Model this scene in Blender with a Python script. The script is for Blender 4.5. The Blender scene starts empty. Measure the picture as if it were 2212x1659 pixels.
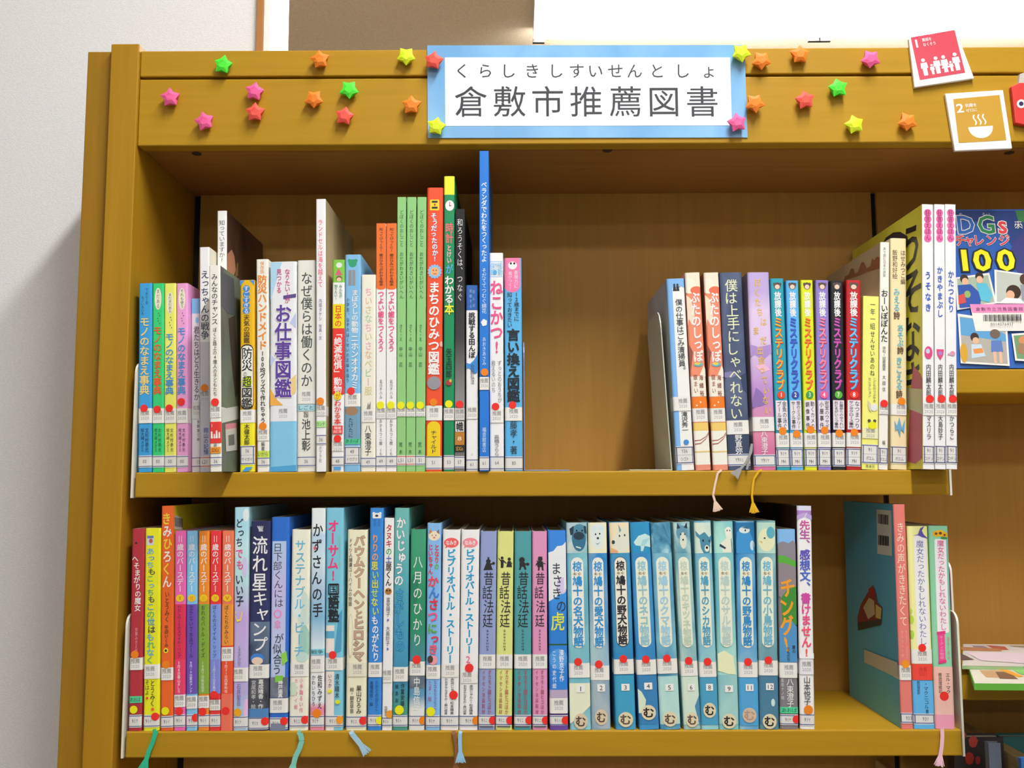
import bpy, bmesh, math, random
from mathutils import Vector, Matrix
random.seed(7)
S = bpy.context.scene
COL = S.collection

# ------------------------------------------------------------------ camera, world, exposure
CAM = (0.0157, -0.9923, -0.0091); PITCH, YAW, ROLL, FPX = 0.1004, -0.0032, -0.0034, 2037.0
W_PX, H_PX = 2212, 1659
def cam_axes():
    cp, sp = math.cos(PITCH), math.sin(PITCH); cy, sy = math.cos(YAW), math.sin(YAW)
    F = Vector((sy*cp, cy*cp, sp)); R0 = Vector((cy, -sy, 0)); U0 = R0.cross(F)
    c, s = math.cos(ROLL), math.sin(ROLL)
    return c*R0 + s*U0, -s*R0 + c*U0, F
CR, CU, CF = cam_axes()
cd = bpy.data.cameras.new('camera'); cam = bpy.data.objects.new('camera', cd); COL.objects.link(cam)
cam.matrix_world = Matrix(((CR.x, CU.x, -CF.x, CAM[0]), (CR.y, CU.y, -CF.y, CAM[1]), (CR.z, CU.z, -CF.z, CAM[2]), (0, 0, 0, 1)))
cd.sensor_fit = 'HORIZONTAL'; cd.sensor_width = 36.0; cd.lens = 36.0*FPX/W_PX; cd.clip_start = 0.02
S.camera = cam
w = bpy.data.worlds.new('world'); S.world = w; w.use_nodes = True
bgn = w.node_tree.nodes['Background']; bgn.inputs[0].default_value = (1.0, 0.985, 0.97, 1); bgn.inputs[1].default_value = 0.17
S.view_settings.view_transform = 'Standard'; S.view_settings.look = 'None'
S.view_settings.exposure = 0.8; S.view_settings.gamma = 1.0; S.view_settings.use_curve_mapping = False
LAMP_KEY_E = 70.0       # the one nearest the bookcase
LAMP_E = 8.3          # ceiling lamps over the reading room
LAMP_FAR_E = 38.0

# ------------------------------------------------------------------ measuring helpers (a pixel of the photo -> a point on a real plane)
def ray(u, v): return CF + CR*((u - W_PX/2)/FPX) + CU*((H_PX/2 - v)/FPX)
def at(u, v, Y=0.0):
    d = ray(u, v); return Vector(CAM) + d*((Y - CAM[1])/d.y)
def at_x(u, v, X):
    d = ray(u, v); return Vector(CAM) + d*((X - CAM[0])/d.x)
def at_z(u, v, Z):
    d = ray(u, v); return Vector(CAM) + d*((Z - CAM[2])/d.z)

# ------------------------------------------------------------------ materials
def lin(h, k=1.0):
    h = h.lstrip('#'); out = []
    for i in (0, 2, 4):
        c = int(h[i:i+2], 16)/255.0
        c = c/12.92 if c <= 0.04045 else ((c + 0.055)/1.055)**2.4
        out.append(min(0.9, c*k))
    return (*out, 1.0)
KALB = 1.12
MC = {}
def new_mat(name):
    m = bpy.data.materials.new(name); m.use_nodes = True
    nt = m.node_tree; b = nt.nodes['Principled BSDF']; return m, nt, b
def M(c, rough=0.42, metal=0.0):
    """printed / painted surface: a plain hex, or ('wc', hex, hex, scale) a blotchy watercolour, or ('gr', bottom, top) a printed blend"""
    key = (c, rough, metal)
    if key in MC: return MC[key]
    if isinstance(c, str):
        m, nt, b = new_mat('print_' + c.lstrip('#'))
        n = nt.nodes.new('ShaderNodeTexNoise'); n.inputs['Scale'].default_value = 60; n.inputs['Detail'].default_value = 3
        tc = nt.nodes.new('ShaderNodeTexCoord'); nt.links.new(tc.outputs['Object'], n.inputs['Vector'])
        mx = nt.nodes.new('ShaderNodeMix'); mx.data_type = 'RGBA'
        a = lin(c, KALB); mx.inputs[6].default_value = tuple(x*0.96 for x in a[:3]) + (1,); mx.inputs[7].default_value = tuple(min(0.92, x*1.04) for x in a[:3]) + (1,)
        nt.links.new(n.outputs['Fac'], mx.inputs[0]); nt.links.new(mx.outputs[2], b.inputs['Base Color'])
    elif c[0] == 'wc':
        m, nt, b = new_mat('watercolour')
        tc = nt.nodes.new('ShaderNodeTexCoord'); mp = nt.nodes.new('ShaderNodeMapping'); mp.inputs['Scale'].default_value = (1, 1, 0.55)
        mp.inputs['Location'].default_value = (random.random()*5, 0, random.random()*5)
        nt.links.new(tc.outputs['Object'], mp.inputs[0])
        n = nt.nodes.new('ShaderNodeTexNoise'); n.inputs['Scale'].default_value = c[3]; n.inputs['Detail'].default_value = 5; n.inputs['Distortion'].default_value = 0.8
        nt.links.new(mp.outputs[0], n.inputs['Vector'])
        r = nt.nodes.new('ShaderNodeValToRGB'); r.color_ramp.elements[0].position = 0.36; r.color_ramp.elements[1].position = 0.64
        r.color_ramp.elements[0].color = lin(c[1], KALB); r.color_ramp.elements[1].color = lin(c[2], KALB)
        if len(c) > 4:
            e = r.color_ramp.elements.new(0.5); e.color = lin(c[4], KALB)
        nt.links.new(n.outputs['Fac'], r.inputs[0]); nt.links.new(r.outputs[0], b.inputs['Base Color'])
    else:
        m, nt, b = new_mat('printed_blend')
        tc = nt.nodes.new('ShaderNodeTexCoord'); sp = nt.nodes.new('ShaderNodeSeparateXYZ'); nt.links.new(tc.outputs['Generated'], sp.inputs[0])
        r = nt.nodes.new('ShaderNodeValToRGB'); els = c[1:]
        r.color_ramp.elements[0].color = lin(els[0], KALB); r.color_ramp.elements[1].color = lin(els[-1], KALB)
        r.color_ramp.elements[0].position = 0.1; r.color_ramp.elements[1].position = 0.9
        for i, h in enumerate(els[1:-1]):
            e = r.color_ramp.elements.new((i + 1)/(len(els) - 1)); e.color = lin(h, KALB)
        nt.links.new(sp.outputs[2], r.inputs[0]); nt.links.new(r.outputs[0], b.inputs['Base Color'])
    b.inputs['Roughness'].default_value = rough; b.inputs['Metallic'].default_value = metal
    b.inputs['Specular IOR Level'].default_value = 0.35
    MC[key] = m; return m

def wood(name, dark, light, axis, rough=0.38):
    m, nt, b = new_mat(name)
    tc = nt.nodes.new('ShaderNodeTexCoord'); mp = nt.nodes.new('ShaderNodeMapping')
    sc = [26.0, 26.0, 26.0]; sc[axis] = 1.3; mp.inputs['Scale'].default_value = sc
    nt.links.new(tc.outputs['Object'], mp.inputs[0])
    n = nt.nodes.new('ShaderNodeTexNoise'); n.inputs['Scale'].default_value = 5; n.inputs['Detail'].default_value = 7; n.inputs['Roughness'].default_value = 0.6
    nt.links.new(mp.outputs[0], n.inputs['Vector'])
    r = nt.nodes.new('ShaderNodeValToRGB'); r.color_ramp.elements[0].position = 0.3; r.color_ramp.elements[1].position = 0.7
    r.color_ramp.elements[0].color = lin(dark); r.color_ramp.elements[1].color = lin(light)
    nt.links.new(n.outputs['Fac'], r.inputs[0]); nt.links.new(r.outputs[0], b.inputs['Base Color'])
    bp = nt.nodes.new('ShaderNodeBump'); bp.inputs['Strength'].default_value = 0.04; bp.inputs['Distance'].default_value = 0.001
    nt.links.new(n.outputs['Fac'], bp.inputs['Height']); nt.links.new(bp.outputs[0], b.inputs['Normal'])
    b.inputs['Roughness'].default_value = rough; b.inputs['Specular IOR Level'].default_value = 0.2
    return m
WOOD_X = wood('oak_veneer_lengthwise', '#ae851b', '#b98e21', 0, 0.5)
WOOD_Z = wood('oak_veneer_upright', '#a87d1a', '#b3861f', 2, 0.5)
WOOD_F = wood('oak_veneer_filler', '#98701a', '#a2791d', 2, 0.5)
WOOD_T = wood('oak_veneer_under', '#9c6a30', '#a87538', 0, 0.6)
WOOD_B = wood('oak_veneer_back', '#b2833a', '#bc8d42', 2, 0.5)
def plaster(name, c1, c2, scale, bump, rough=0.9):
    m, nt, b = new_mat(name)
    tc = nt.nodes.new('ShaderNodeTexCoord')
    n = nt.nodes.new('ShaderNodeTexNoise'); n.inputs['Scale'].default_value = scale; n.inputs['Detail'].default_value = 4
    mp = nt.nodes.new('ShaderNodeMapping'); mp.inputs['Scale'].default_value = (1, 1, 2.2)
    nt.links.new(tc.outputs['Object'], mp.inputs[0]); nt.links.new(mp.outputs[0], n.inputs['Vector'])
    r = nt.nodes.new('ShaderNodeValToRGB'); r.color_ramp.elements[0].position = 0.35; r.color_ramp.elements[1].position = 0.65
    r.color_ramp.elements[0].color = lin(c1); r.color_ramp.elements[1].color = lin(c2)
    nt.links.new(n.outputs['Fac'], r.inputs[0]); nt.links.new(r.outputs[0], b.inputs['Base Color'])
    bp = nt.nodes.new('ShaderNodeBump'); bp.inputs['Strength'].default_value = bump; bp.inputs['Distance'].default_value = 0.002
    nt.links.new(n.outputs['Fac'], bp.inputs['Height']); nt.links.new(bp.outputs[0], b.inputs['Normal'])
    b.inputs['Roughness'].default_value = rough; b.inputs['Specular IOR Level'].default_value = 0.2
    return m
WALL = plaster('woven_wallpaper', '#e3e4e4', '#edeeee', 420, 0.25)
CEIL = plaster('ceiling_board', '#e2cdb0', '#eedabd', 140, 0.2)
FLOOR = plaster('floor_vinyl', '#8c8274', '#988e7e', 30, 0.05, 0.5)
def emit(name, c, e):
    m, nt, b = new_mat(name); b.inputs['Base Color'].default_value = lin(c)
    b.inputs['Emission Color'].default_value = lin(c); b.inputs['Emission Strength'].default_value = e; return m
def pages_mat():
    m, nt, b = new_mat('page_edges')
    tc = nt.nodes.new('ShaderNodeTexCoord'); wv = nt.nodes.new('ShaderNodeTexWave'); wv.inputs['Scale'].default_value = 900; wv.inputs['Distortion'].default_value = 1.0
    nt.links.new(tc.outputs['Object'], wv.inputs['Vector'])
    r = nt.nodes.new('ShaderNodeValToRGB'); r.color_ramp.elements[0].color = lin('#c9c2ae'); r.color_ramp.elements[1].color = lin('#e6e1d2')
    nt.links.new(wv.outputs['Fac'], r.inputs[0]); nt.links.new(r.outputs[0], b.inputs['Base Color']); b.inputs['Roughness'].default_value = 0.9
    return m
PAGES = pages_mat()
STEEL = M('#d8d6c6', 0.45)

# ------------------------------------------------------------------ mesh building
class MB:
    def __init__(s): s.v = []; s.f = []; s.mi = []; s.mats = []
    def m(s, mat):
        if mat not in s.mats: s.mats.append(mat)
        return s.mats.index(mat)
    def add(s, verts, faces, mat):
        o = len(s.v); k = s.m(mat); s.v.extend([tuple(p) for p in verts])
        for f in faces: s.f.append([i + o for i in f]); s.mi.append(k)
    def box(s, x0, x1, y0, y1, z0, z1, mat):
        s.add([(x0,y0,z0),(x1,y0,z0),(x1,y1,z0),(x0,y1,z0),(x0,y0,z1),(x1,y0,z1),(x1,y1,z1),(x0,y1,z1)],
              [(0,3,2,1),(4,5,6,7),(0,1,5,4),(1,2,6,5),(2,3,7,6),(3,0,4,7)], mat)
    def build(s, name, parent=None, bevel=0.0, smooth=False, loc=None):
        me = bpy.data.meshes.new(name); me.from_pydata(s.v, [], s.f)
        for mt in s.mats: me.materials.append(mt)
        me.polygons.foreach_set('material_index', s.mi)
        if smooth: me.polygons.foreach_set('use_smooth', [True]*len(s.f))
        me.update()
        o = bpy.data.objects.new(name, me); COL.objects.link(o)
        if parent: o.parent = parent
        if loc: o.location = loc
        if bevel:
            b = o.modifiers.new('bevel', 'BEVEL'); b.width = bevel; b.segments = 2; b.limit_method = 'ANGLE'
        return o
def tag(o, label=None, cat=None, group=None, kind=None):
    if label: o['label'] = label
    if cat: o['category'] = cat
    if group: o['group'] = group
    if kind: o['kind'] = kind
    return o
def empty(name, loc):
    o = bpy.data.objects.new(name, None); COL.objects.link(o); o.location = loc; o.empty_display_size = 0.02; return o

GL = {}
def glyph(ch, bold):
    bold = round(bold, 3) if bold > 0.0035 else 0.0
    key = (ch, bold)
    if key in GL: return GL[key]
    c = bpy.data.curves.new('glyph', 'FONT'); c.body = ch; c.resolution_u = 2
    if bold: c.bevel_depth = bold; c.bevel_resolution = 0; c.fill_mode = 'FRONT'      # a heavier stroke
    o = bpy.data.objects.new('glyph', c); COL.objects.link(o)
    me = bpy.data.meshes.new_from_object(o.evaluated_get(bpy.context.evaluated_depsgraph_get()))
    r = ([tuple(v.co) for v in me.vertices], [tuple(p.vertices) for p in me.polygons])
    bpy.data.objects.remove(o); bpy.data.curves.remove(c); bpy.data.meshes.remove(me)
    GL[key] = r; return r
ROT = 'ー~…「」『』(){}-'
SMALL = 'っゃゅょぁぃぅぇぉッャュョァィゥェォ'
def char_at(mb, ch, cx, cz, sx, sz, place, mat, bold=0.0, vertical=True, tilt=0.0, nrm='y'):
    """one character centred on (cx, cz), em box sx by sz; place(x, z) -> 3-D point"""
    vs, fs = glyph(ch, bold*0.55)
    if not vs: return
    narrow = ord(ch) < 256
    x0, x1 = min(p[0] for p in vs), max(p[0] for p in vs)
    ox = (x0 + x1)/2 if narrow or not vertical else 0.5
    oy = 0.34 if narrow else 0.38
    ct, st = math.cos(tilt), math.sin(tilt)
    pts = []
    for x, y, d in vs:
        a, b = x - ox, y - oy
        if vertical:
            if ch in ROT: a, b = b, -a
            elif ch in '、。': a, b = a + 0.6, b + 0.55
            elif ch in SMALL: a, b = a + 0.06, b + 0.08
        a, b = a*sx, b*sz
        q = list(place(cx + a*ct - b*st, cz + a*st + b*ct))
        if nrm == 'y': q[1] -= d*sx*0.012
        elif nrm == 'x': q[0] -= d*sx*0.012
        else: q[2] += d*sx*0.012
        pts.append(q)
    mb.add(pts, fs, mat)
# ------------------------------------------------------------------ books
Z_UP, Z_LO = -0.001, -0.2645          # tops of the two shelves
SEC = {}
def sec(x0, y0, s, z): SEC.update(x0=x0, y0=y0, s=s, z=z)
ROW = []
def bk(label, tl, tr, yt, bl, br, yb, color, items, yd=0.002, D=None, soft=False, side=None, name='book', left=None, right=None):
    """tl, tr, bl, br: spine corners measured on the photograph; items: what is printed or stuck on the spine"""
    c = dict(SEC); f = lambda x, y: at(c['x0'] + x/c['s'], c['y0'] + y/c['s'], yd)
    a, b_, p, q = f(tl, yt), f(tr, yt), f(bl, yb), f(br, yb)
    ROW.append(dict(label=label, sec=c, yt=yt, yb=yb, ztop=(a.z + b_.z)/2, xt=[a.x, b_.x], xb=[p.x, q.x], yd=yd, D=D, soft=soft,
                    color=color, items=items, side=side or [], name=name, left=left, right=right, z0=c['z']))
def T(s, u, y0, y1, wd, col, b=0.0, o=None, tilt=0.0, f=1.0): return ('T', s, u, y0, y1, wd, col, b, o, tilt, f)
def H(s, u, y, wd, hh, col, b=0.0): return ('H', s, u, y, wd, hh, col, b)       # a horizontal line of writing, wd wide in spine widths, hh tall in px
def R(u0, u1, y0, y1, col, rad=0.0): return ('R', u0, u1, y0, y1, col, rad)
def E(u, y, ru, ry, col): return ('E', u, y, ru, ry, col)
def G(pts, col): return ('G', pts, col)
def DOT(u, y, col='#e8332e', r=0.0040): return ('DOT', u, y, r, col)
def REC(y0, y1, u=0.5, bg='#e3e2dc'): return ('REC', y0, y1, u, bg)
def CALL(y0, y1, lines, col='#4a5c93', style='line', u=0.5, u0=0.0, u1=1.0): return ('CALL', y0, y1, lines, col, style, u, u0, u1)
def STK(y0, y1, s, col): return ('STK', y0, y1, s, col)
def RIB(u, pts, col, wpx=9): return ('RIB', u, pts, col, wpx)

def profile(wd, y, rx, ry):
    """front outline of a spine, left to right: flat middle, rounded edges"""
    pts = []
    for i in range(5):
        a = math.pi/2*i/4
        pts.append((-wd/2 + rx*(1 - math.sin(a)), y + ry*(1 - math.cos(a))))
    pts = pts[::-1]
    # pts now runs from flat part to the side; order left side -> flat
    left = sorted(pts); right = [(-x, yy) for x, yy in left][::-1]
    return left + right
def extrude_cover(mb, wd, D, H_, t, rx, ry, mat, mat_l, mat_r):
    outer = [(-wd/2, D)] + profile(wd, 0, rx, ry) + [(wd/2, D)]
    inner = [(-wd/2 + t, D), (-wd/2 + t, ry + t), (wd/2 - t, ry + t), (wd/2 - t, D)]
    no, ni = len(outer), len(inner)
    for k in range(no - 1):
        (xa, ya), (xb, yb) = outer[k], outer[k + 1]
        mt = mat_l if k == 0 else (mat_r if k == no - 2 else mat)
        mb.add([(xa, ya, 0), (xb, yb, 0), (xb, yb, H_), (xa, ya, H_)], [(0, 1, 2, 3)], mt)
    for k in range(ni - 1):
        (xa, ya), (xb, yb) = inner[k], inner[k + 1]
        mb.add([(xa, ya, 0), (xb, yb, 0), (xb, yb, H_), (xa, ya, H_)], [(3, 2, 1, 0)], PAGES)
    for z, fl in ((H_, False), (0, True)):
        vs = [(x, y, z) for x, y in outer] + [(x, y, z) for x, y in inner]
        n2 = no
        fs = [(0, 1, n2 + 1, n2)]
        mid = no//2
        for k in range(1, no - 2):
            tgt = n2 + 1 if k < mid else n2 + 2
            if k == mid - 1: fs.append((k, k + 1, n2 + 2, n2 + 1))
            else: fs.append((k, k + 1, n2 + 1 if k < mid - 1 else n2 + 2))
        fs.append((no - 2, no - 1, n2 + 3, n2 + 2))
        mb.add(vs, [tuple(reversed(f)) for f in fs] if not fl else fs, mat)
    for sx in (-1, 1):
        xa, xb = sx*wd/2, sx*(wd/2 - t)
        mb.add([(xa, D, 0), (xb, D, 0), (xb, D, H_), (xa, D, H_)], [(0, 1, 2, 3)], mat)
def drop(x, wd, rx, ry):
    e = abs(x) - (wd/2 - rx)
    if e <= 0: return 0.0
    e = min(1.0, e/rx); return ry*(1 - math.sqrt(max(0.0, 1 - e*e)))
def strip(mb, x0, x1, zlo, zhi, wd, rx, ry, eps, mat, thick=0.0):
    """a flat print or sticker that follows the spine from x0 to x1; zlo(x), zhi(x) give its lower and upper edge"""
    x0, x1 = max(x0, -wd/2), min(x1, wd/2)
    if x1 <= x0: return
    xs = {x0, x1}
    for px, _ in profile(wd, 0, rx, ry):
        if x0 < px < x1: xs.add(px)
    n = 14
    if callable(zlo):
        for i in range(1, n): xs.add((x0 + x1)/2 - (x1 - x0)/2*math.cos(math.pi*i/n))
    xs = sorted(xs)
    zl = zlo if callable(zlo) else (lambda x: zlo); zh = zhi if callable(zhi) else (lambda x: zhi)
    vs = []; fs = []
    for x in xs:
        y = drop(x, wd, rx, ry) - eps
        vs += [(x, y, zl(x)), (x, y, zh(x))]
    for i in range(len(xs) - 1): fs.append((2*i, 2*i + 2, 2*i + 3, 2*i + 1))
    mb.add(vs, fs, mat)
def tube_ribbon(mb, pts, wd, mat, fray):
    """flat bookmark ribbon along pts, frayed into threads at its end"""
    for (a, b) in zip(pts, pts[1:]):
        d = (b - a).normalized(); s = Vector((d.z, 0, -d.x))*wd/2; n = Vector((0, -1, 0))*0.00035
        vs = [a - s - n, a + s - n, b + s - n, b - s - n, a - s + n, a + s + n, b + s + n, b - s + n]
        mb.add(vs, [(0,1,2,3),(7,6,5,4),(0,4,5,1),(1,5,6,2),(2,6,7,3),(3,7,4,0)], mat)
    if fray:
        a = pts[-1]; d = (pts[-1] - pts[-2]).normalized(); s = Vector((d.z, 0, -d.x))
        for i in range(9):
            k = (i - 4)/4.0
            b = a + d*fray*(0.85 + 0.15*random.random()) + s*fray*0.45*k + Vector((0, -0.0008*random.random(), 0))
            p = a + s*wd*0.45*k
            r = 0.0003; q = Vector((0, r, 0)); t = s*r*1.6
            mb.add([p - t - q, p + t - q, p + q, b - t - q, b + t - q, b + q], [(0,1,4,3),(1,2,5,4),(2,0,3,5),(3,4,5)], mat)

def settle(row):
    """neighbours share a boundary: trim the measured widths so that no two spines overlap"""
    for r in row:
        dx = (r['xt'][0] + r['xt'][1] - r['xb'][0] - r['xb'][1])/2
        wd = ((r['xt'][1] - r['xt'][0]) + (r['xb'][1] - r['xb'][0]))/2
        r['x0'] = [(sum(r['xb']) - wd)/2, (sum(r['xb']) + wd)/2]; r['slope'] = dx/(r['ztop'] - r['z0'])
    for a, b in zip(row, row[1:]):
        h = min(a['ztop'], b['ztop']) - a['z0']
        o = max(a['x0'][1] - b['x0'][0], (a['x0'][1] + a['slope']*h) - (b['x0'][0] + b['slope']*h))
        o += 0.0004
        if o > 0:
            ra = a['x0'][1] - a['x0'][0]; rb = b['x0'][1] - b['x0'][0]
            a['x0'][1] -= o*ra/(ra + rb); b['x0'][0] += o*rb/(ra + rb)

def make_book(r, group):
    wd = r['x0'][1] - r['x0'][0]; xc = sum(r['x0'])/2; lean = math.atan(r['slope'])
    H_ = (r['ztop'] - r['z0'])*math.sqrt(1 + r['slope']**2) - wd/2*abs(math.sin(lean))
    D = r['D'] or (0.13 if H_ < 0.2 else 0.15 if H_ < 0.225 else 0.172)
    D = min(D, 0.177 - r['yd'])
    root = empty(r['name'], (xc, r['yd'], r['z0'] + wd/2*abs(math.sin(lean)) + 0.0001)); root.rotation_euler = (0, lean, 0)
    tag(root, r['label'], 'book', group)
    rx, ry = min(0.0035, wd*(0.1 if r['soft'] else 0.16)), 0.0006 if r['soft'] else min(0.0022, wd*0.14)
    t = 0.0005 if r['soft'] else 0.0016
    t = min(t, wd*0.2)
    cv = MB(); base = M(r['color'])
    extrude_cover(cv, wd, D, H_, t, rx, ry, base, M(r['left']) if r['left'] else base, M(r['right']) if r['right'] else base)
    yt, yb, s = r['yt'], r['yb'], r['sec']['s']
    px = (r['yd'] - CAM[1])/FPX/s                     # metres per measured pixel at the spine
    Z = lambda y: H_*(yb - y)/(yb - yt)
    X = lambda u: (u - 0.5)*wd
    layer = [0.00006]
    parts = []
    def nxt(): layer[0] += 0.00003; return layer[0]
    def text_v(mb, sx_, u, y0, y1, wdf, col, b, o, tilt, eps, f):
        n = len(sx_); pitch = (Z(y0) - Z(y1))/n
        ex = wdf*wd*1.04; ez = min(pitch*1.04, ex*1.35)*f
        cols = col if isinstance(col, (list, tuple)) and col[0] not in ('wc', 'gr') else [col]*n
        for i, ch in enumerate(sx_):
            if ch in ' 　': continue
            cz = Z(y0) - pitch*(i + 0.5)
            uu = u[i % len(u)] if isinstance(u, (list, tuple)) else u
            c = cols[i % len(cols)]
            if o: char_at(mb, ch, X(uu), cz, ex, ez, lambda x, z: (x, -eps, z), M(o), b + 0.045, True, tilt)
            char_at(mb, ch, X(uu), cz, ex, ez, lambda x, z: (x, -eps - (0.00006 if o else 0), z), M(c), b, True, tilt)
    def text_h(mb, st, u, z, wdf, hh, col, b, eps):
        n = len(st); cw = wdf*wd/n; ez = hh*px*1.2
        for i, ch in enumerate(st):
            if ch != ' ':
                asc = ord(ch) < 256
                char_at(mb, ch, X(u) + (i - (n - 1)/2)*cw, z, cw*(1.75 if asc else 1.05), ez*(1.25 if asc else 1.0), lambda x, zz: (x, -eps, zz), M(col), b, False)
    for it in r['items']:
        k = it[0]
        if k == 'T':
            e = nxt(); nxt(); nxt(); nxt(); text_v(cv, it[1], it[2], it[3], it[4], it[5], it[6], it[7], it[8], it[9], e, it[10])
        elif k == 'H':
            text_h(cv, it[1], it[2], Z(it[3]), it[4], it[5], it[6], it[7], nxt())
        elif k == 'R':
            _, u0, u1, y0, y1, col, rad = it; x0, x1, z0, z1 = X(u0), X(u1), Z(y1), Z(y0)
            if rad:
                rr = min(rad*px, (x1 - x0)/2, (z1 - z0)/2)
                def cut(x, x0=x0, x1=x1, rr=rr):
                    d = min(x - x0, x1 - x); return 0 if d >= rr else rr - math.sqrt(max(0, rr*rr - (rr - d)**2))
                strip(cv, x0, x1, lambda x: z0 + cut(x), lambda x: z1 - cut(x), wd, rx, ry, nxt(), M(col))
            else: strip(cv, x0, x1, z0, z1, wd, rx, ry, nxt(), M(col))
        elif k == 'E':
            _, u, y, ru, ryy, col = it; cx, cz, ax, az = X(u), Z(y), ru*wd, ryy*px
            fn = lambda x, sg: cz + sg*az*math.sqrt(max(0, 1 - ((x - cx)/ax)**2))
            strip(cv, cx - ax, cx + ax, lambda x: fn(x, -1), lambda x: fn(x, 1), wd, rx, ry, nxt(), M(col))
        elif k == 'G':
            e = nxt(); cv.add([(X(min(0.985, max(0.015, u))), -e, Z(y)) for u, y in it[1]], [tuple(range(len(it[1])))], M(it[2]))
        elif k == 'DOT':
            _, u, y, rad, col = it; mb = MB(); cx, cz = X(u), Z(y)
            fn = lambda x, sg: cz + sg*rad*math.sqrt(max(0, 1 - ((x - cx)/rad)**2))
            strip(mb, cx - rad, cx + rad, lambda x: fn(x, -1), lambda x: fn(x, 1), wd, rx, ry, 0.0009, M(col, 0.3))
            parts.append(('round_sticker', mb))
        elif k == 'REC':
            _, y0, y1, u, bg = it; mb = MB()
            strip(mb, -wd/2, wd/2, Z(y1), Z(y0), wd, rx, ry, 0.0006, M(bg, 0.35))
            for sx in (-1, 1):   # the tape laps round both edges of the spine
                x = sx*(wd/2 + 0.0001); mb.add([(x, ry, Z(y1)), (x, ry + 0.014, Z(y1)), (x, ry + 0.014, Z(y0)), (x, ry, Z(y0))], [(0, 1, 2, 3)], M(bg, 0.35))
            zm = (Z(y0) + Z(y1))/2; tw = min(0.0095, wd*0.86)/wd; g = '#8d8c8a'
            text_h(mb, '推薦', u, zm + 0.0029, tw, 0.0046/px, g, 0.012, 0.00066)
            text_h(mb, '2020', u, zm - 0.0026, tw*0.95, 0.0031/px, '#9a9a9c', 0.0, 0.00066)
            parts.append(('recommendation_label', mb))
        elif k == 'STK':
            _, y0, y1, st, col = it; mb = MB()
            strip(mb, -wd/2, wd/2, Z(y1), Z(y0), wd, rx, ry, 0.0005, M(col, 0.35))
            text_h(mb, st, 0.5, (Z(y0) + Z(y1))/2, 0.86, (y1 - y0)*0.62, '#333333', 0.005, 0.00055)
            parts.append(('name_sticker', mb))
        elif k == 'CALL':
            _, y0, y1, lines, col, style, u, u0, u1 = it; mb = MB(); z0, z1 = Z(y1), Z(y0); lw = 0.0008
            strip(mb, X(u0), X(u1), z0 - 0.0012, z1 + 0.0012, wd, rx, ry, 0.0004, M('#d9d8d4', 0.35))
            for zz in (z0, z1): strip(mb, X(u0), X(u1), zz - lw/2, zz + lw/2, wd, rx, ry, 0.00045, M(col))
            if style == 'box':
                for xx in (X(u0) + 0.0012, X(u1) - 0.0012): strip(mb, xx - lw/2, xx + lw/2, z0, z1, wd, rx, ry, 0.00045, M(col))
                if len(lines) > 1: strip(mb, X(u0), X(u1), (z0 + z1)/2 - 0.0001, (z0 + z1)/2 + 0.0001, wd, rx, ry, 0.00045, M(col))
            for i, ln in enumerate(lines):
                zz = z1 - (z1 - z0)*(i + 0.5)/len(lines); nn = len(ln)
                text_h(mb, ln, u, zz, min(0.9, nn*(0.00215 if ord(ln[0]) < 256 else 0.0029)/wd), 0.0036/px, '#5c5c66', 0.008, 0.0005)
            parts.append(('call_number_label', mb))
        elif k == 'RIB':
            _, u, pts, col, wpx = it; c = r['sec']; mb = MB()
            yl = min(-0.003, r['yd'] - 0.004) - 0.0014*(ROW.index(r) % 2)
            pw = [at(c['x0'] + x/c['s'], c['y0'] + y/c['s'], yl) for x, y in pts]
            inv = Matrix.Rotation(-lean, 3, 'Y'); base_l = root.location
            pl = [inv @ (p - base_l) for p in pw]
            top = Vector((X(u), 0.012, 0.0008)); pl = [top, Vector((X(u), yl - r['yd'] + 0.001, 0.0004))] + pl
            tube_ribbon(mb, pl, wpx*px*s/c['s'], M(col, 0.5), 0.011)
            parts.append(('bookmark_ribbon', mb))
    # prints on the side boards, measured where they stand
    for it in r['side']:
        k, sd = it[0], it[1]; sx = -1 if sd == 'L' else 1; xs = xc + sx*wd/2; c = r['sec']
        off = sx*(wd/2 + 0.00004*(2 + len(parts) + r['side'].index(it)))
        def loc(x, y):
            p = at_x(c['x0'] + x/c['s'], c['y0'] + y/c['s'], xs)
            return (off, max(ry, min(D, p.y - r['yd'])), max(0.0, min(H_, p.z - r['z0'])))
        if k == 'SG': cv.add([loc(x, y) for x, y in it[2]], [tuple(range(len(it[2])))], M(it[3]))
        elif k == 'ST':      # brush writing down the board: depth, height, size in metres
            _, _, st, dy, zt, zb, sz, col, b = it; n = len(st); pitch = (zt - zb)/n
            for i, ch in enumerate(st):
                cz = zt - pitch*(i + 0.5); cx = dy[i] if isinstance(dy, (list, tuple)) else dy
                char_at(cv, ch, 0, cz, sz, min(sz, pitch)*1.1, (lambda x, z: (off, cx - x, z)) if sx < 0 else (lambda x, z: (off, cx + x, z)), M(col), b, True, 0.0, 'x')
    cv.build('cover', root)
    pg = MB()
    gap = 0.0008 if r['soft'] else 0.003
    g2 = t + 0.0001
    pg.box(-wd/2 + g2, wd/2 - g2, ry + t + 0.0003, D - gap, gap, H_ - gap, PAGES); pg.build('page_block', root)
    for nm, mb in parts: mb.build(nm, root)
    return root
def shelve(group):
    settle(ROW)
    for r in ROW: make_book(r, group)
    ROW.clear()
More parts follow.
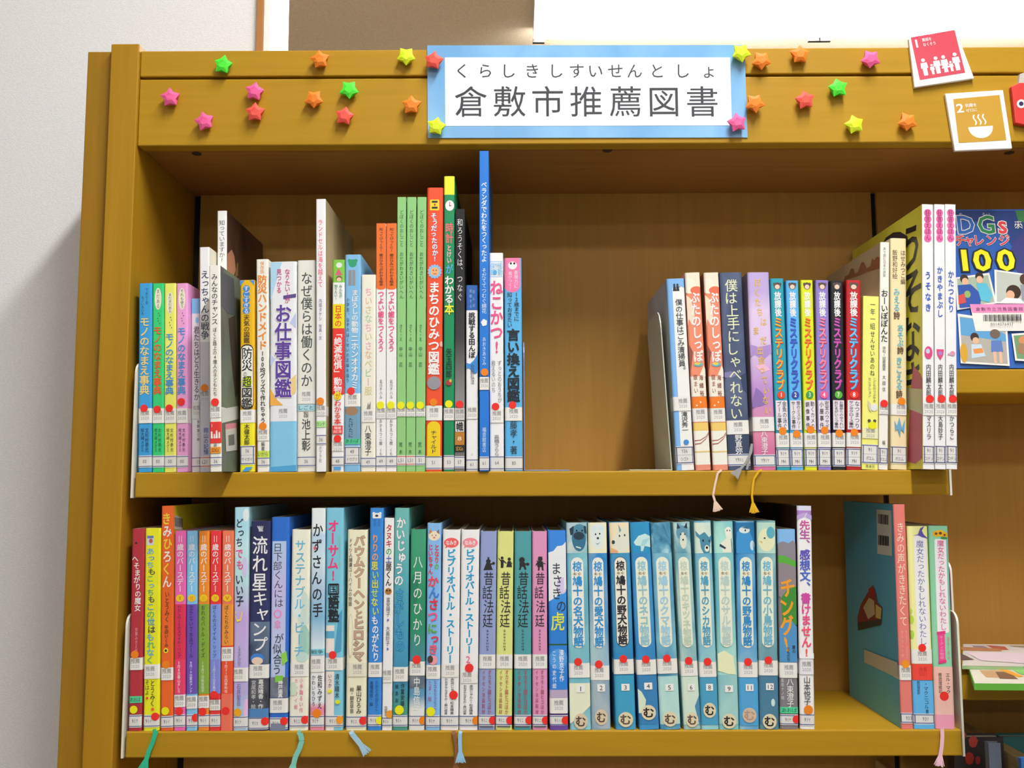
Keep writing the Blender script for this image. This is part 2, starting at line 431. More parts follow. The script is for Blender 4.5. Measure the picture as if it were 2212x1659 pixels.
# ------------------------------------------------------------------ the setting
Z_FLOOR, Z_CEIL, Y_WALL = -1.2, 1.7, 0.203
def struct(name, mb, bevel=0.0):
    return tag(mb.build(name, None, bevel), kind='structure')
m = MB(); m.box(-3.2, 6.5, -7.5, 11.0, Z_FLOOR - 0.05, Z_FLOOR, FLOOR); struct('floor', m)
m = MB(); m.box(-3.2, 6.5, -7.5, 11.0, Z_CEIL, Z_CEIL + 0.05, CEIL)
struct('ceiling', m)
xw = at(558, 50, Y_WALL).x
m = MB(); m.box(-3.2, xw, Y_WALL, Y_WALL + 0.12, Z_FLOOR, Z_CEIL, WALL); struct('wall_back', m)
xa, xb_ = at(568, 50, Y_WALL - 0.006).x, at(583, 50, Y_WALL).x
m = MB(); m.box(xw + 0.0002, xa, Y_WALL - 0.008, Y_WALL + 0.13, Z_FLOOR, Z_CEIL, M('#a9743c', 0.5)); struct('trim_1', m)
m = MB(); m.box(xa + 0.0002, xb_, Y_WALL - 0.002, Y_WALL + 0.10, Z_FLOOR, Z_CEIL, M('#f0ebe4', 0.5)); struct('trim_2', m)

# ceiling lamps: housing, glowing cover, two end clips
def lamp(label, xc, yc, ln, wd, e):
    root = empty('ceiling_lamp', (xc, yc, Z_CEIL)); tag(root, label, 'lamp', 'ceiling lamps')
    white = M('#efefec', 0.5)
    h = MB(); h.box(-ln/2, ln/2, -wd/2, wd/2, -0.035, 0, white); h.build('housing', root, 0.004)
    d = MB()
    sec_ = [(-wd/2 + 0.008, -0.036), (-wd/2 + 0.03, -0.075), (wd/2 - 0.03, -0.075), (wd/2 - 0.008, -0.036)]
    vs = [(-ln/2 + 0.012, y, z) for y, z in sec_] + [(ln/2 - 0.012, y, z) for y, z in sec_]
    d.add(vs, [(0, 4, 5, 1), (1, 5, 6, 2), (2, 6, 7, 3), (3, 2, 1, 0), (4, 5, 6, 7), (0, 3, 7, 4)], emit('lamp_glow', '#fffdfa', e)); d.build('diffuser', root)
    for sx in (-1, 1):
        c = MB(); c.box(sx*(ln/2 - 0.006) - 0.006, sx*(ln/2 - 0.006) + 0.006, -wd/2 + 0.02, wd/2 - 0.02, -0.072, -0.036, white); c.build('end_cap', root)
        k = MB(); k.box(sx*(ln/2 - 0.02) - 0.022, sx*(ln/2 - 0.02) + 0.022, wd/2 - 0.035, wd/2 - 0.02, -0.088, -0.076, M('#4a443c')); k.build('clip', root)
pa = at_z(1157, 97, Z_CEIL - 0.082); pb = at_z(1768, 97, Z_CEIL - 0.082)
ll = pb.x - pa.x; yfar = pa.y
lamp('glaring ceiling lamp seen above the header sign', (pa.x + pb.x)/2 - 0.01, yfar - 0.24, ll - 0.0005, 0.48, LAMP_FAR_E)
lamp('glaring ceiling lamp seen above the laminated picture tiles', (pa.x + pb.x)/2 + ll - 0.01, yfar - 0.24, ll - 0.0005, 0.48, LAMP_FAR_E)
lamp('ceiling lamp nearest the front of the bookcase', 0.42, -0.95, 0.15, 1.2, LAMP_KEY_E)
for i, (x, y) in enumerate(((-1.2, -3.3), (0.1, -3.3), (1.4, -3.3), (-0.6, -5.8), (0.9, -5.8), (2.2, -5.8))):
    lamp('ceiling lamp over the room in front of the bookcase, %s row' % ('middle' if i < 3 else 'farthest'), x, y, 1.2, 0.3, LAMP_E)

# ------------------------------------------------------------------ the bookcase
XL, XR = -0.383, 0.469; XE = 1.36
Y_BACK = 0.181
bc = empty('bookcase', (0, 0.1, Z_FLOOR)); tag(bc, 'yellow-brown wooden bookcase with open shelves against the white wall', 'bookcase')
def bpart(name, x0, x1, y0, y1, z0, z1, mat, bevel=0.0012, parent=None):
    mb = MB(); o = Vector((0, 0.1, Z_FLOOR))
    mb.box(x0 - o.x, x1 - o.x, y0 - o.y, y1 - o.y, z0 - o.z, z1 - o.z, mat); return mb.build(name, parent or bc, bevel)
bpart('filler_strip', -0.4545, -0.4254, 0.005, 0.20, Z_FLOOR, 0.462, WOOD_F)
bpart('side_panel', -0.4250, -0.3942, -0.004, 0.20, Z_FLOOR, 0.4665, WOOD_Z)
bpart('side_panel', XE, XE + 0.03, -0.004, 0.20, Z_FLOOR, 0.4665, WOOD_Z)
bpart('header_rail', -0.3938, XE - 0.0004, 0.0, 0.019, 0.4305, 0.460, WOOD_X)
bpart('header_board', -0.3938, XE - 0.0004, 0.0, 0.019, 0.3525, 0.4275, WOOD_X)
bpart('header_backing', -0.3938, XE - 0.0004, 0.0192, 0.024, 0.38, 0.455, WOOD_X, 0)
bpart('top_board', -0.3938, XE - 0.0004, 0.0244, 0.1995, 0.3535, 0.372, WOOD_T)
bpart('back_panel', -0.3848, 0.4697, Y_BACK, Y_BACK + 0.005, Z_FLOOR, 0.353, WOOD_B, 0)
bpart('back_panel', 0.4767, XE - 0.0004, Y_BACK, Y_BACK + 0.005, Z_FLOOR, 0.353, WOOD_B, 0)
for x in (-0.389, 0.4732): bpart('slotted_upright', x - 0.0048, x + 0.0085, Y_BACK + 0.006, Y_BACK + 0.016, Z_FLOOR, 0.353, M('#1d1c1a', 0.6, 0.3), 0)
for (u, v) in ((425, 332), (1312, 325), (2180, 330)):
    p = at_z(u, v, 0.3533); mb = MB(); n = 20
    ring = lambda r, z: [(p.x + r*math.cos(2*math.pi*i/n), p.y - 0.1 + r*math.sin(2*math.pi*i/n), z - Z_FLOOR) for i in range(n)]
    mb.add(ring(0.0055, 0.3534) + ring(0.0048, 0.3526), [(i, (i + 1) % n, n + (i + 1) % n, n + i) for i in range(n)] + [tuple(range(n, 2*n))[::-1]], M('#3a2a1c', 0.6))
    mb.build('bolt_cap', bc)
def bracket(x, y0, z_top, parent, mat=STEEL):
    """steel shelf end: a thin upright plate with a rounded front top corner, hooked into the slotted upright"""
    o = Vector((0, 0.1, Z_FLOOR)); zb, zt, y1 = z_top - 0.0265, z_top + 0.117, Y_BACK - 0.001
    pts = [(y0, zb), (y1, zb), (y1, zt)]
    for i in range(7):
        a = math.pi/2 + math.pi/2*i/6; pts.append((y0 + 0.012 + 0.012*math.cos(a), zt - 0.012 + 0.012*math.sin(a)))
    n = len(pts); hw = 0.0011
    vs = [(x - hw, y - o.y, z - o.z) for y, z in pts] + [(x + hw, y - o.y, z - o.z) for y, z in pts]
    mb = MB(); mb.add(vs, [tuple(range(n))[::-1], tuple(range(n, 2*n))] + [(i, (i + 1) % n, n + (i + 1) % n, n + i) for i in range(n)], mat)
    return mb.build('shelf_bracket', parent)
def shelf(x0, x1, y0, z_top):
    sh = bpart('shelf', x0, x1, y0, Y_BACK - 0.001, z_top - 0.0262, z_top, WOOD_X, 0.0015)
    bracket(x0 - 0.0032, y0, z_top, sh); bracket(x1 + 0.0016, y0, z_top, sh); return sh
shelf(XL, XR, 0.0, Z_UP); shelf(XL, XR, 0.0, Z_LO)
RX0, RX1, RY = 0.4796, 1.354, 0.022
ZR1 = at(2140, 797.5, RY).z; ZR2 = at(2140, 1513, RY).z + 0.0262
shelf(RX0, RX1, RY, ZR1); shelf(RX0, RX1, RY, ZR2)

# ------------------------------------------------------------------ sign, stars and tiles on the header
def quad_local(px, Y):
    P = [at(u, v, Y) for u, v in px]; return P
def flat_thing(name, px, th, mat, label, cat, group=None):
    """a thin sheet fixed to the header: px = its corners clockwise from top left, th = thickness"""
    P = [at(u, v, -th) for u, v in px]; c = sum(P, Vector())/4; c.y = 0
    root = empty(name, c); tag(root, label, cat, group)
    return root, c
def poly(mb, px, Y, c, mat): 
    P = [at(u, v, Y) - c for u, v in px]; mb.add([tuple(p) for p in P], [tuple(range(len(P)))[::-1]], mat)
def slab(mb, px, y0, y1, c, mat):
    n = len(px); A = [at(u, v, y0) - c for u, v in px]; B = [Vector((a.x, y1 - c.y, a.z)) for a in A]
    mb.add([tuple(p) for p in A + B], [tuple(range(n))[::-1], tuple(range(n, 2*n))] + [(i, (i + 1) % n, n + (i + 1) % n, n + i) for i in range(n)], mat)

root, c = flat_thing('sign', [(923, 98), (1608, 97), (1615, 297), (924, 298)], 0.0012, None, 'laminated blue-bordered sign with large black characters in the middle of the header', 'sign')
lam = M(('wc', '#6ba3d2', '#7fb4de', 14.0), 0.22)
mb = MB(); slab(mb, [(923, 98), (1608, 97), (1615, 297), (924, 298)], -0.0012, -0.0002, c, lam)
mb.build('border_sheet', root)
mb = MB(); slab(mb, [(961, 124), (1577, 124), (1581, 271), (962, 272)], -0.0014, -0.00125, c, M('#e4e6ea', 0.2)); mb.build('white_panel', root)
mb = MB()
ink = M('#33343c', 0.3)
def on_sign(x, z): return (x, -0.00155, z)
pxm = 0.9923/FPX
for ch, u in zip('くらしきしすいせんとしょ', (997, 1049, 1100, 1150, 1203, 1246, 1287, 1329, 1371, 1420, 1476, 1531)):
    p = at(u, 153, -0.0015) - c; char_at(mb, ch, p.x, p.z, 37*pxm, 37*pxm, on_sign, ink, 0.006, False)
for ch, u in zip('倉敷市推薦図書', (1017, 1101, 1183, 1266, 1351, 1434, 1517)):
    p = at(u, 219, -0.0015) - c; char_at(mb, ch, p.x, p.z, 76*pxm, 76*pxm, on_sign, ink, 0.006, False)
mb.build('lettering', root)

STARC = dict(g='#50e43a', o='#ff7f22', y='#d2f224', r='#ff5648', p='#ff5e96')
STARM = {k: M(v, 0.6) for k, v in STARC.items()}
def star(u, v, col, ang, label, y0=-0.0001, rpx=23):
    R_ = rpx*pxm; h = 0.0052
    p = at(u, v, y0 - h); p.y = y0
    mt = STARM[col]; mb = MB()
    P3 = lambda r, a, y: (r*math.cos(a), y, r*math.sin(a))
    A_ = [math.radians(90 + ang) + i*2*math.pi/5 for i in range(5)]; K = [random.uniform(0.93, 1.05) for _ in A_]
    tip = [P3(R_*k, a, -1.35*h) for a, k in zip(A_, K)]
    vf = [P3(R_*0.61, a + math.pi/5, -1.60*h) for a in A_]            # valleys, front edge
    vb = [P3(R_*0.57, a + math.pi/5, -0.35*h) for a in A_]            # valleys, back edge
    fr = [P3(R_*0.42, a, -1.86*h*random.uniform(0.96, 1.0)) for a in A_]   # the puffed front pentagon
    bk_ = [P3(R_*0.45, a, 0.0) for a in A_]
    V = tip + vf + vb + fr + bk_; F = [(15, 16, 17, 18, 19), (24, 23, 22, 21, 20)]
    for i in range(5):
        j = (i - 1) % 5
        F += [(i, 5 + i, 15 + i), (i, 15 + i, 5 + j), (5 + i, 15 + (i + 1) % 5, 15 + i)]
        F += [(i, 10 + i, 5 + i), (i, 5 + j, 10 + j), (i, 20 + i, 10 + i), (i, 10 + j, 20 + i), (10 + i, 20 + i, 20 + (i + 1) % 5)]
    mb.add(V, F, mt)
    # the tucked end of the paper strip: a thin flap across the front
    a, b, c_ = Vector(fr[0]), Vector(vf[1]), Vector(fr[2]); up = Vector((0, -0.00025, 0))
    mb.add([a + up, (a*0.4 + b*0.6) + up*3, b + up, c_*0.6 + b*0.4 + up], [(0, 1, 2), (0, 2, 3)], mt)
    o = mb.build('origami_star', None, 0.0, False, p); tag(o, label, 'paper star', 'folded paper stars on the header')
ys = -0.0018
for a in (
    (483, 141, 'g', -10, 'green folded paper star on the upper rail, leftmost of that rail'),
    (692, 130, 'o', 8, 'orange folded paper star on the upper rail between a green and a lime star'),
    (878, 123, 'y', 36, 'lime-yellow folded paper star just left of the sign, on the upper rail'),
    (937, 132, 'r', -8, 'coral red folded paper star over the top left corner of the sign', ys),
    (369, 212, 'p', 4, 'pink folded paper star farthest left on the header'),
    (551, 199, 'p', -8, 'pink folded paper star touching the coral red star below it'),
    (552, 244, 'r', 0, 'coral red folded paper star directly below a pink star'),
    (443, 263, 'p', 14, 'pink folded paper star lowest on the left part of the header'),
    (679, 215, 'o', 36, 'orange folded paper star in the middle row, left of a green star'),
    (755, 195, 'g', 38, 'green folded paper star above the coral star, left of the sign'),
    (745, 252, 'r', -10, 'coral red folded paper star below the green star, left of the sign'),
    (889, 228, 'o', 0, 'orange folded paper star left of the sign at half its height'),
    (943, 274, 'y', -10, 'lime-yellow folded paper star over the bottom left corner of the sign', ys),
    (1600, 115, 'y', -30, 'lime-yellow folded paper star over the top right corner of the sign', ys),
    (1644, 132, 'o', 36, 'orange folded paper star on the upper rail just right of the sign'),
    (1727, 119, 'o', 0, 'orange folded paper star at the top edge right of the sign, second from it'),
    (1879, 129, 'p', 30, 'pink folded paper star on the upper rail right of the sign'),
    (1630, 224, 'o', 42, 'orange folded paper star touching the right edge of the sign', ys),
    (1738, 217, 'r', 8, 'coral red folded paper star right of the sign'),
    (1809, 191, 'g', 10, 'green folded paper star right of the sign'),
    (1592, 266, 'p', 10, 'pink folded paper star over the bottom right corner of the sign', ys),
    (1845, 270, 'y', 14, 'lime-yellow folded paper star lowest on the right part of the header'),
    (1959, 264, 'o', 28, 'orange folded paper star left of the gold picture tile')):
    star(*a)

def tile(label, outer, inner, col, draw):
    root, c = flat_thing('picture_tile', outer, 0.004, None, label, 'laminated tile', 'laminated picture tiles')
    mb = MB(); slab(mb, outer, -0.0045, -0.0002, c, M('#e9e9ea', 0.18)); mb.build('white_backing', root, 0.0008)
    mb = MB(); poly(mb, inner, -0.00465, c, M(col, 0.22))
    TL, TR, BR, BL = [Vector(p) for p in inner]
    def mp(a, b):
        p = (TL*(1 - a) + TR*a)*(1 - b) + (BL*(1 - a) + BR*a)*b; return (p.x, p.y)
    wht = M('#efe9e4', 0.25)
    k = [0.00475]
    def g(pts, mat=wht):
        k[0] += 0.00002
        q = [at(*mp(a, b), -k[0]) - c for a, b in pts]; mb.add([tuple(p) for p in q], [tuple(range(len(q)))[::-1]], mat)
    def t(st, a, b, sx, sz, bold=0.0):
        for i, ch in enumerate(st):
            def pl(x, z): 
                q = at(*mp(a + x, b - z), -0.0048) - c; return tuple(q)
            char_at(mb, ch, i*sx*0.98, 0, sx, sz, pl, wht, bold, False)
    draw(g, t); mb.build('picture', root)
def circ(a, b, ra, rb, n=14): return [(a + ra*math.cos(2*math.pi*i/n), b + rb*math.sin(2*math.pi*i/n)) for i in range(n)]
def family(g, t):
    t('1', 0.10, 0.17, 0.34, 0.26, 0.03)
    t('貧困を', 0.27, 0.11, 0.075, 0.085, 0.01); t('なくそう', 0.27, 0.22, 0.075, 0.085, 0.01)
    for (a, h, k) in ((0.16, 0.40, 0), (0.32, 0.24, 1), (0.44, 0.40, 0), (0.61, 0.40, 2), (0.74, 0.24, 1), (0.87, 0.42, 0)):
        b0 = 0.92; hw = h*0.20
        g(circ(a, b0 - h + 0.045*h/0.4, 0.036*h/0.4 + 0.006, 0.04*h/0.4))
        g([(a - hw*0.85, b0 - h + h*0.26), (a + hw*0.85, b0 - h + h*0.26), (a + hw, b0 - h*0.42), (a + hw*0.62, b0 - h*0.42)] + ([(a + hw*1.1, b0 - h*0.25), (a + hw*0.5, b0 - h*0.25)] if k == 2 else []) + [(a + hw*0.55, b0), (a - hw*0.55, b0)] + ([(a - hw*0.5, b0 - h*0.25), (a - hw*1.1, b0 - h*0.25)] if k == 2 else []) + [(a - hw*0.62, b0 - h*0.42), (a - hw, b0 - h*0.42)])
def bowl(g, t):
    t('2', 0.12, 0.22, 0.34, 0.28, 0.03); t('飢餓を', 0.28, 0.17, 0.085, 0.085, 0.01); t('ゼロに', 0.28, 0.28, 0.085, 0.085, 0.01)
    g([(0.24 + 0.52*i/16, 0.66 + (0.0 if i in (0, 16) else 0.0)) for i in (0, 16)] + [(0.50 + 0.26*math.cos(math.pi*i/14), 0.67 + 0.25*math.sin(math.pi*i/14)) for i in range(15)])
    for a in (0.40, 0.50, 0.60):
        pts = [(a + 0.025*math.sin(j/6*2*math.pi), 0.62 - 0.23*j/6) for j in range(7)]
        g([(x - 0.016, y) for x, y in pts] + [(x + 0.016, y) for x, y in pts[::-1]])
tile('small red laminated picture tile with white family figures', [(1963, 82), (2064, 62), (2105, 169), (1976, 189)], [(1967, 80), (2062, 65), (2085, 157), (1987, 173)], '#c84a5a', family)
tile('small gold laminated picture tile with a white steaming bowl', [(2042, 202), (2167, 194), (2187, 321), (2063, 326)], [(2059, 214), (2159, 205), (2174, 303), (2071, 309)], '#bf9434', bowl)
root, c = flat_thing('paper_ornament', [(2185, 186), (2250, 180), (2255, 270), (2193, 266)], 0.006, None, 'red folded paper ornament with a round dark ring at the right end of the header', 'paper ornament')
mb = MB(); slab(mb, [(2185, 186), (2203, 178), (2250, 180), (2255, 262), (2225, 272), (2194, 266)], -0.006, -0.0002, c, M('#cf3a35', 0.5)); mb.build('body', root, 0.001)
mb = MB()
ell = lambda u, v, r, Y, mt: poly(mb, [(u + r*math.cos(2*math.pi*i/18), v - r*math.sin(-2*math.pi*i/18)) for i in range(18)], Y, c, mt)
ell(2206, 224, 9.5, -0.0062, M('#e8e6e8')); ell(2206, 224, 5, -0.0063, M('#2c3050')); mb.build('ring', root)
mb = MB(); slab(mb, [(2203, 160), (2260, 140), (2260, 182), (2200, 186)], -0.004, -0.0002, c, M('#b9b5ac', 0.5)); mb.build('tab', root)
# ------------------------------------------------------------------ upper shelf, left run
DK = '#2c2c30'; RED = '#e8332e'; ORA = '#f58220'; YEL = '#e4e21e'
sec(280, 420, 2.676, Z_UP)
def mono(label, tl, tr, bl, br, col, tcol, y0, ycap, cap, dot):
    it = [T('モノのなまえ事典', .46, y0, 1162, .72, tcol, .035), T('文杉村恭光', .66, 1352, 1490, .26, DK), T('絵大崎メグミ', .34, 1352, 1490, .26, DK),
          REC(1240, 1325), DOT(.45, dot), CALL(1515, 1570, ['00'])]
    if cap: it = [E(.5, ycap, .3, 65, '#e6e3c8'), T(cap, .5, ycap - 58, ycap + 58, .3, DK)] + [E(.55 + .1*math.sin(i*2), ycap + 85 + i*15, .03, 4, DK) for i in range(5)] + it
    else: it = [T('できてる', .6, 540, 640, .22, DK), T('モノいろいろ', .3, 590, 700, .22, DK)] + it
    bk(label, tl, tr, 514, bl, br, 1603, col, it)
mono('sky-blue hardcover with cream title, first book at the left end of the upper shelf', 52, 130, 48, 127, '#3d9cd8', '#e6cc7e', 712, 0, '', 1240)
mono('bright green hardcover with red title, between the sky-blue and the pale yellow books', 132, 198, 130, 198, '#38cb78', '#e8572c', 765, 605, 'まだある', 1246)
mono('pale yellow hardcover with blue title, third from the left on the upper shelf', 199, 268, 199, 268, '#e3e56a', '#3f8fd0', 805, 630, 'まだまだある', 1240)
mono('pink hardcover with blue title, fourth from the left on the upper shelf', 271, 345, 268, 349, '#ec9fd2', '#3f8fd0', 770, 605, 'それも使う', 1203)
bk('low white book with pale blue top, pushed in beside the pink hardcover', 347, 405, 602, 351, 407, 1603, '#d9dadb',
   [R(0, 1, 602, 690, '#7db9de'), E(.7, 730, .2, 18, '#86c2e4'), T('君たちはどう生きるか', .62, 765, 1195, .66, '#4a4f5c', .02), REC(1205, 1300, .6, '#cfcfca'), T('吉野源三郎', .8, 1305, 1430, .3, DK), CALL(1522, 1570, ['15'], u=.8)], yd=.012)
bk('tall white paperback with dark blue title and grey lower half', 402, 462, 305, 409, 463, 1603, '#e6e6e6',
   [R(0, 1, 860, 1603, ('gr', '#c2c3d0', '#cfd0d8')), T('えっちゃんの戦争', .55, 442, 845, .86, '#3b4160', .02), DOT(.5, 1125, ORA), REC(1150, 1200, .5, '#cdced6'), T('岡山の記憶', .62, 1352, 1505, .5, '#3f56a6', .02), CALL(1522, 1570, ['L21'], '#c85050')], right='#e9e3cf')
bk('tall white-spined picture book with a dark brown photograph cover showing hands', 506, 561, 95, 506, 561, 1590, '#e9e8e6',
   [T('知っていますか?', .5, 150, 400, .62, '#44454a', 0)], yd=.023, D=.15, right=('wc', '#2b1d17', '#553a2c', 18.0),
   side=[('SG', 'R', [(600, 345), (625, 320), (640, 360), (645, 440), (630, 480), (590, 450)], '#c08a6c'), ('SG', 'R', [(640, 480), (652, 400), (660, 395), (656, 470)], '#8f7a3e'),
         ('SG', 'R', [(700, 210), (720, 180), (745, 220), (750, 340), (720, 400)], '#4a3024')])
bk('cream-spined photo book pulled forward, red poverty sticker low on its spine', 459, 521, 411, 463, 531, 1610, '#e8e6dc',
   [T('みんなのチャンス', .5, 460, 762, .56, '#33353c', .02), T('ぼくと路上の4億人の子どもたち', .5, 778, 1178, .36, '#44454a', .01), REC(1240, 1300), DOT(.5, 1212),
    R(.02, 1, 1325, 1448, '#dd3a35'), T('1', .2, 1330, 1362, .3, '#f0e6e0'), G([(.12, 1380), (.24, 1380), (.28, 1420), (.1, 1420)], '#f0e6e0'), G([(.36, 1395), (.46, 1395), (.48, 1420), (.34, 1420)], '#f0e6e0'), G([(.56, 1375), (.68, 1375), (.72, 1420), (.52, 1420)], '#f0e6e0'), G([(.8, 1385), (.92, 1385), (.94, 1420), (.78, 1420)], '#f0e6e0'),
    T('絵', .5, 1448, 1475, .3, DK), R(.03, .97, 1470, 1505, '#e8922c'), H('SDGs', .5, 1488, .7, 20, DK), CALL(1530, 1572, ['36'])], yd=-.04, D=.12, right=('wc', '#565d5e', '#7b8a70', 16.0, '#6d7767'),
   side=[('SG', 'R', [(523, 413), (640, 490), (640, 700), (600, 690), (560, 640), (523, 660)], '#555a63'), ('SG', 'R', [(600, 720), (640, 700), (640, 1150), (625, 1180), (612, 1000)], '#4a3f38'),
         ('SG', 'R', [(523, 1238), (640, 1225), (640, 1300), (523, 1322)], '#d2d4cd'), ('SG', 'R', [(560, 1330), (625, 1322), (625, 1352), (560, 1362)], '#d88aa0'), ('SG', 'R', [(560, 1362), (625, 1352), (625, 1480), (560, 1490)], '#c9cac6'), ('SG', 'R', [(575, 1395), (610, 1388), (610, 1450), (575, 1456)], '#6e7270')])
bk('orange-yellow hardcover with a white rounded title box and blue oval captions', 637, 721, 495, 637, 722, 1605, '#f2b51c',
   [G([(0, 497), (.35, 497), (0, 530)], '#4a8fd0'), G([(.65, 497), (1, 497), (1, 525)], '#4a8fd0'), R(0, 1, 1320, 1605, '#e8e02c')]
   + [E(.45, 545 + i*33, .24, 19, '#3f86cf') for i in range(5)] + [T('すごすぎる', .45, 528, 695, .36, '#f2f2ee', .01), T('天気の図鑑', .48, 700, 865, .42, DK, .01),
    R(.06, .94, 872, 1250, DK, 34), R(.1, .9, 880, 1242, '#efe9dd', 30), T('防災', .5, 890, 1030, .74, DK, .02), T('の', .36, 1030, 1060, .28, DK), E(.5, 1090, .34, 34, '#c2d22e'), T('超', .5, 1055, 1122, .62, DK, .02), T('図鑑', .5, 1122, 1242, .74, DK, .02),
    REC(1250, 1325), T('木健太郎', .5, 1332, 1452, .38, DK, .02), CALL(1462, 1558, ['36', 'サイガイ'], '#27407c', 'box'), G([(.15, 1603), (.45, 1578), (.9, 1578), (.6, 1603)], '#4a9ad8')])
sec(550, 420, 2.677, Z_UP)
bk('cream-spined book with bold orange title beside the orange-yellow hardcover', 8, 80, 375, 15, 85, 1607, '#ece8de',
   [T('保存版', .5, 388, 460, .34, '#ef9440', .02), T('防災ハンドメイド', .5, 468, 908, .76, '#f08a30', .05), T('100均グッズで作れちゃう', .5, 912, 1330, .42, DK, .03), REC(1365, 1430), DOT(.5, 1348, ORA), T('編著', .5, 1435, 1490, .3, DK), STK(1488, 1525, 'いがら', '#c3d95a'), CALL(1530, 1570, ['36'])])
bk('thick pale lavender book with large purple title and light blue lower part', 88, 243, 389, 85, 243, 1607, '#e0e3ee',
   [G([(0, 392), (.45, 392), (0, 620)], '#a8cfe6'), G([(.5, 590), (1, 580), (1, 602), (.5, 612)], '#5a4a86'), G([(1, 690), (.75, 750), (1, 780)], '#b9c3e4'), G([(0, 930), (.2, 960), (0, 1000)], '#b9c3e4'), G([(1, 1050), (.55, 1110), (.8, 1180), (1, 1150)], '#e9c98a'), G([(0, 1130), (.3, 1200), (.5, 1228), (0, 1228)], '#e6a94e'),
    T('見つかる', .34, 432, 575, .2, '#c8407e', .02), T('なりたい!が', .66, 432, 635, .2, '#c8407e', .02), T('お仕事図鑑', .5, 640, 1185, .62, '#5b3f96', .045, '#f0f0f2'),
    R(0, 1, 1320, 1607, '#7fc0e0'), REC(1232, 1322, .5, '#dfe0e4'), G([(0, 1580), (1, 1570), (1, 1607), (0, 1607)], '#4f9fd2'), STK(1465, 1500, 'しごと', '#a9d4ea'), CALL(1528, 1570, ['36'], '#2f4684', 'box', u0=.1, u1=.9)])
bk('thick grey-white book with dark green-grey handwritten-style title', 246, 352, 381, 244, 351, 1607, '#dfdfd6',
   [T('なぜ僕らは働くのか', .52, 450, 1122, .62, '#4a5350', .02), REC(1138, 1220), STK(1224, 1260, 'しごと', '#a5d3dc'), T('監修', .5, 1265, 1300, .3, DK), T('池上彰', .5, 1305, 1490, .48, '#3d3f42', .01), CALL(1525, 1572, ['36'])])
bk('tallest thin white picture book of the left part with a red title', 354, 411, 27, 356, 411, 1607, '#ecebe8',
   [T('ランドセルは海を越えて', .45, 148, 550, .5, '#d8506a', .01), T('内堀タケシ', .45, 615, 745, .34, '#5b5a94'), T('写真・文', .45, 765, 855, .34, '#5b5a94'), REC(1235, 1290), DOT(.45, 1208, ORA), STK(1320, 1356, 'ランテ', '#a8dd92'), CALL(1403, 1450, ['36']), T('ポプラ社', .45, 1462, 1555, .3, '#8a8a90')], yd=-.004, right=('wc', '#a08c62', '#c4b48e', 14.0))
bk('green-topped paperback with yellow and red title boxes', 452, 520, 378, 442, 516, 1607, '#f0efea',
   [R(0, 1, 378, 512, '#7cc242'), E(.55, 410, .25, 16, '#d8dcd6'), G([(.2, 470), (.5, 430), (.85, 470)], '#d0607c'), E(.55, 490, .26, 17, '#7a5a46'), E(.55, 495, .2, 12, '#e6c2a4'), T('みんなが', .68, 525, 605, .26, '#3b8f4a', .03), T('知りたい!', .3, 525, 618, .26, '#3b8f4a', .03),
    R(0, 1, 640, 782, '#f0d516'), T('日本の', .5, 648, 775, .58, '#d8332e', .03), R(0, 1, 784, 1165, '#e0352f'), T('「絶滅危惧」動物', .5, 788, 1160, .66, '#f2eeea', .03), E(.5, 1175, .3, 24, '#f0d516'), T('が', .5, 1155, 1196, .4, '#d8332e', .02), T('わかる本', .5, 1200, 1338, .58, '#d8332e', .03), R(.08, .92, 1345, 1392, '#e0352f'), H('増補', .5, 1358, .6, 16, '#f2eeea'), H('改訂版', .5, 1379, .7, 16, '#f2eeea'),
    REC(1440, 1490), DOT(.5, 1420), CALL(1525, 1570, ['48']), R(.2, .8, 1580, 1596, '#4aa0dc')])
bk('light blue hardcover with white title and a green animal badge at the top', 522, 616, 348, 516, 611, 1607, '#7db6dc',
   [E(.48, 400, .26, 24, '#2f9a6c'), E(.27, 385, .1, 11, '#2f9a6c'), E(.69, 385, .1, 11, '#2f9a6c'), R(.22, .42, 440, 530, '#8a8a94'), R(.46, .66, 440, 530, '#8f8f92'), T('まぼろしの動物', .64, 555, 812, .42, '#eef0ee', .03), T('ニホンオオカミ', .64, 820, 1135, .46, '#eef0ee', .03), T('小学生、なぞのはくせいの正体を追う', .2, 600, 1100, .2, '#3a4a66', .01),
    REC(1160, 1236), DOT(.42, 1147), R(0, 1, 1238, 1420, '#6f99b4'), E(.45, 1262, .42, 26, '#9a7a60'), T('たけたに', .42, 1300, 1415, .3, DK, .01), STK(1416, 1450, 'あおば', '#52c890'), CALL(1470, 1560, ['48', 'ドウブツ'], '#27407c', 'box')])
bk('low cream book with faint pink and green title between light blue and orange-white books', 617, 701, 464, 609, 702, 1607, '#e6e4d4',
   [T('ちいさなちいさなベビー服', .5, 540, 1172, .5, ['#e2a3b4', '#d8b48e', '#c9c28a', '#a9c59a', '#e2a3b4', '#c9c28a'], .02), G([(.4, 1250), (.5, 1210), (.55, 1228), (.68, 1205), (.66, 1250)], '#8a8a84'), REC(1256, 1325), T('八束澄子', .5, 1340, 1515, .44, '#3a3a40', .01), CALL(1532, 1575, ['49'])])
sec(800, 310, 2.272, Z_UP)
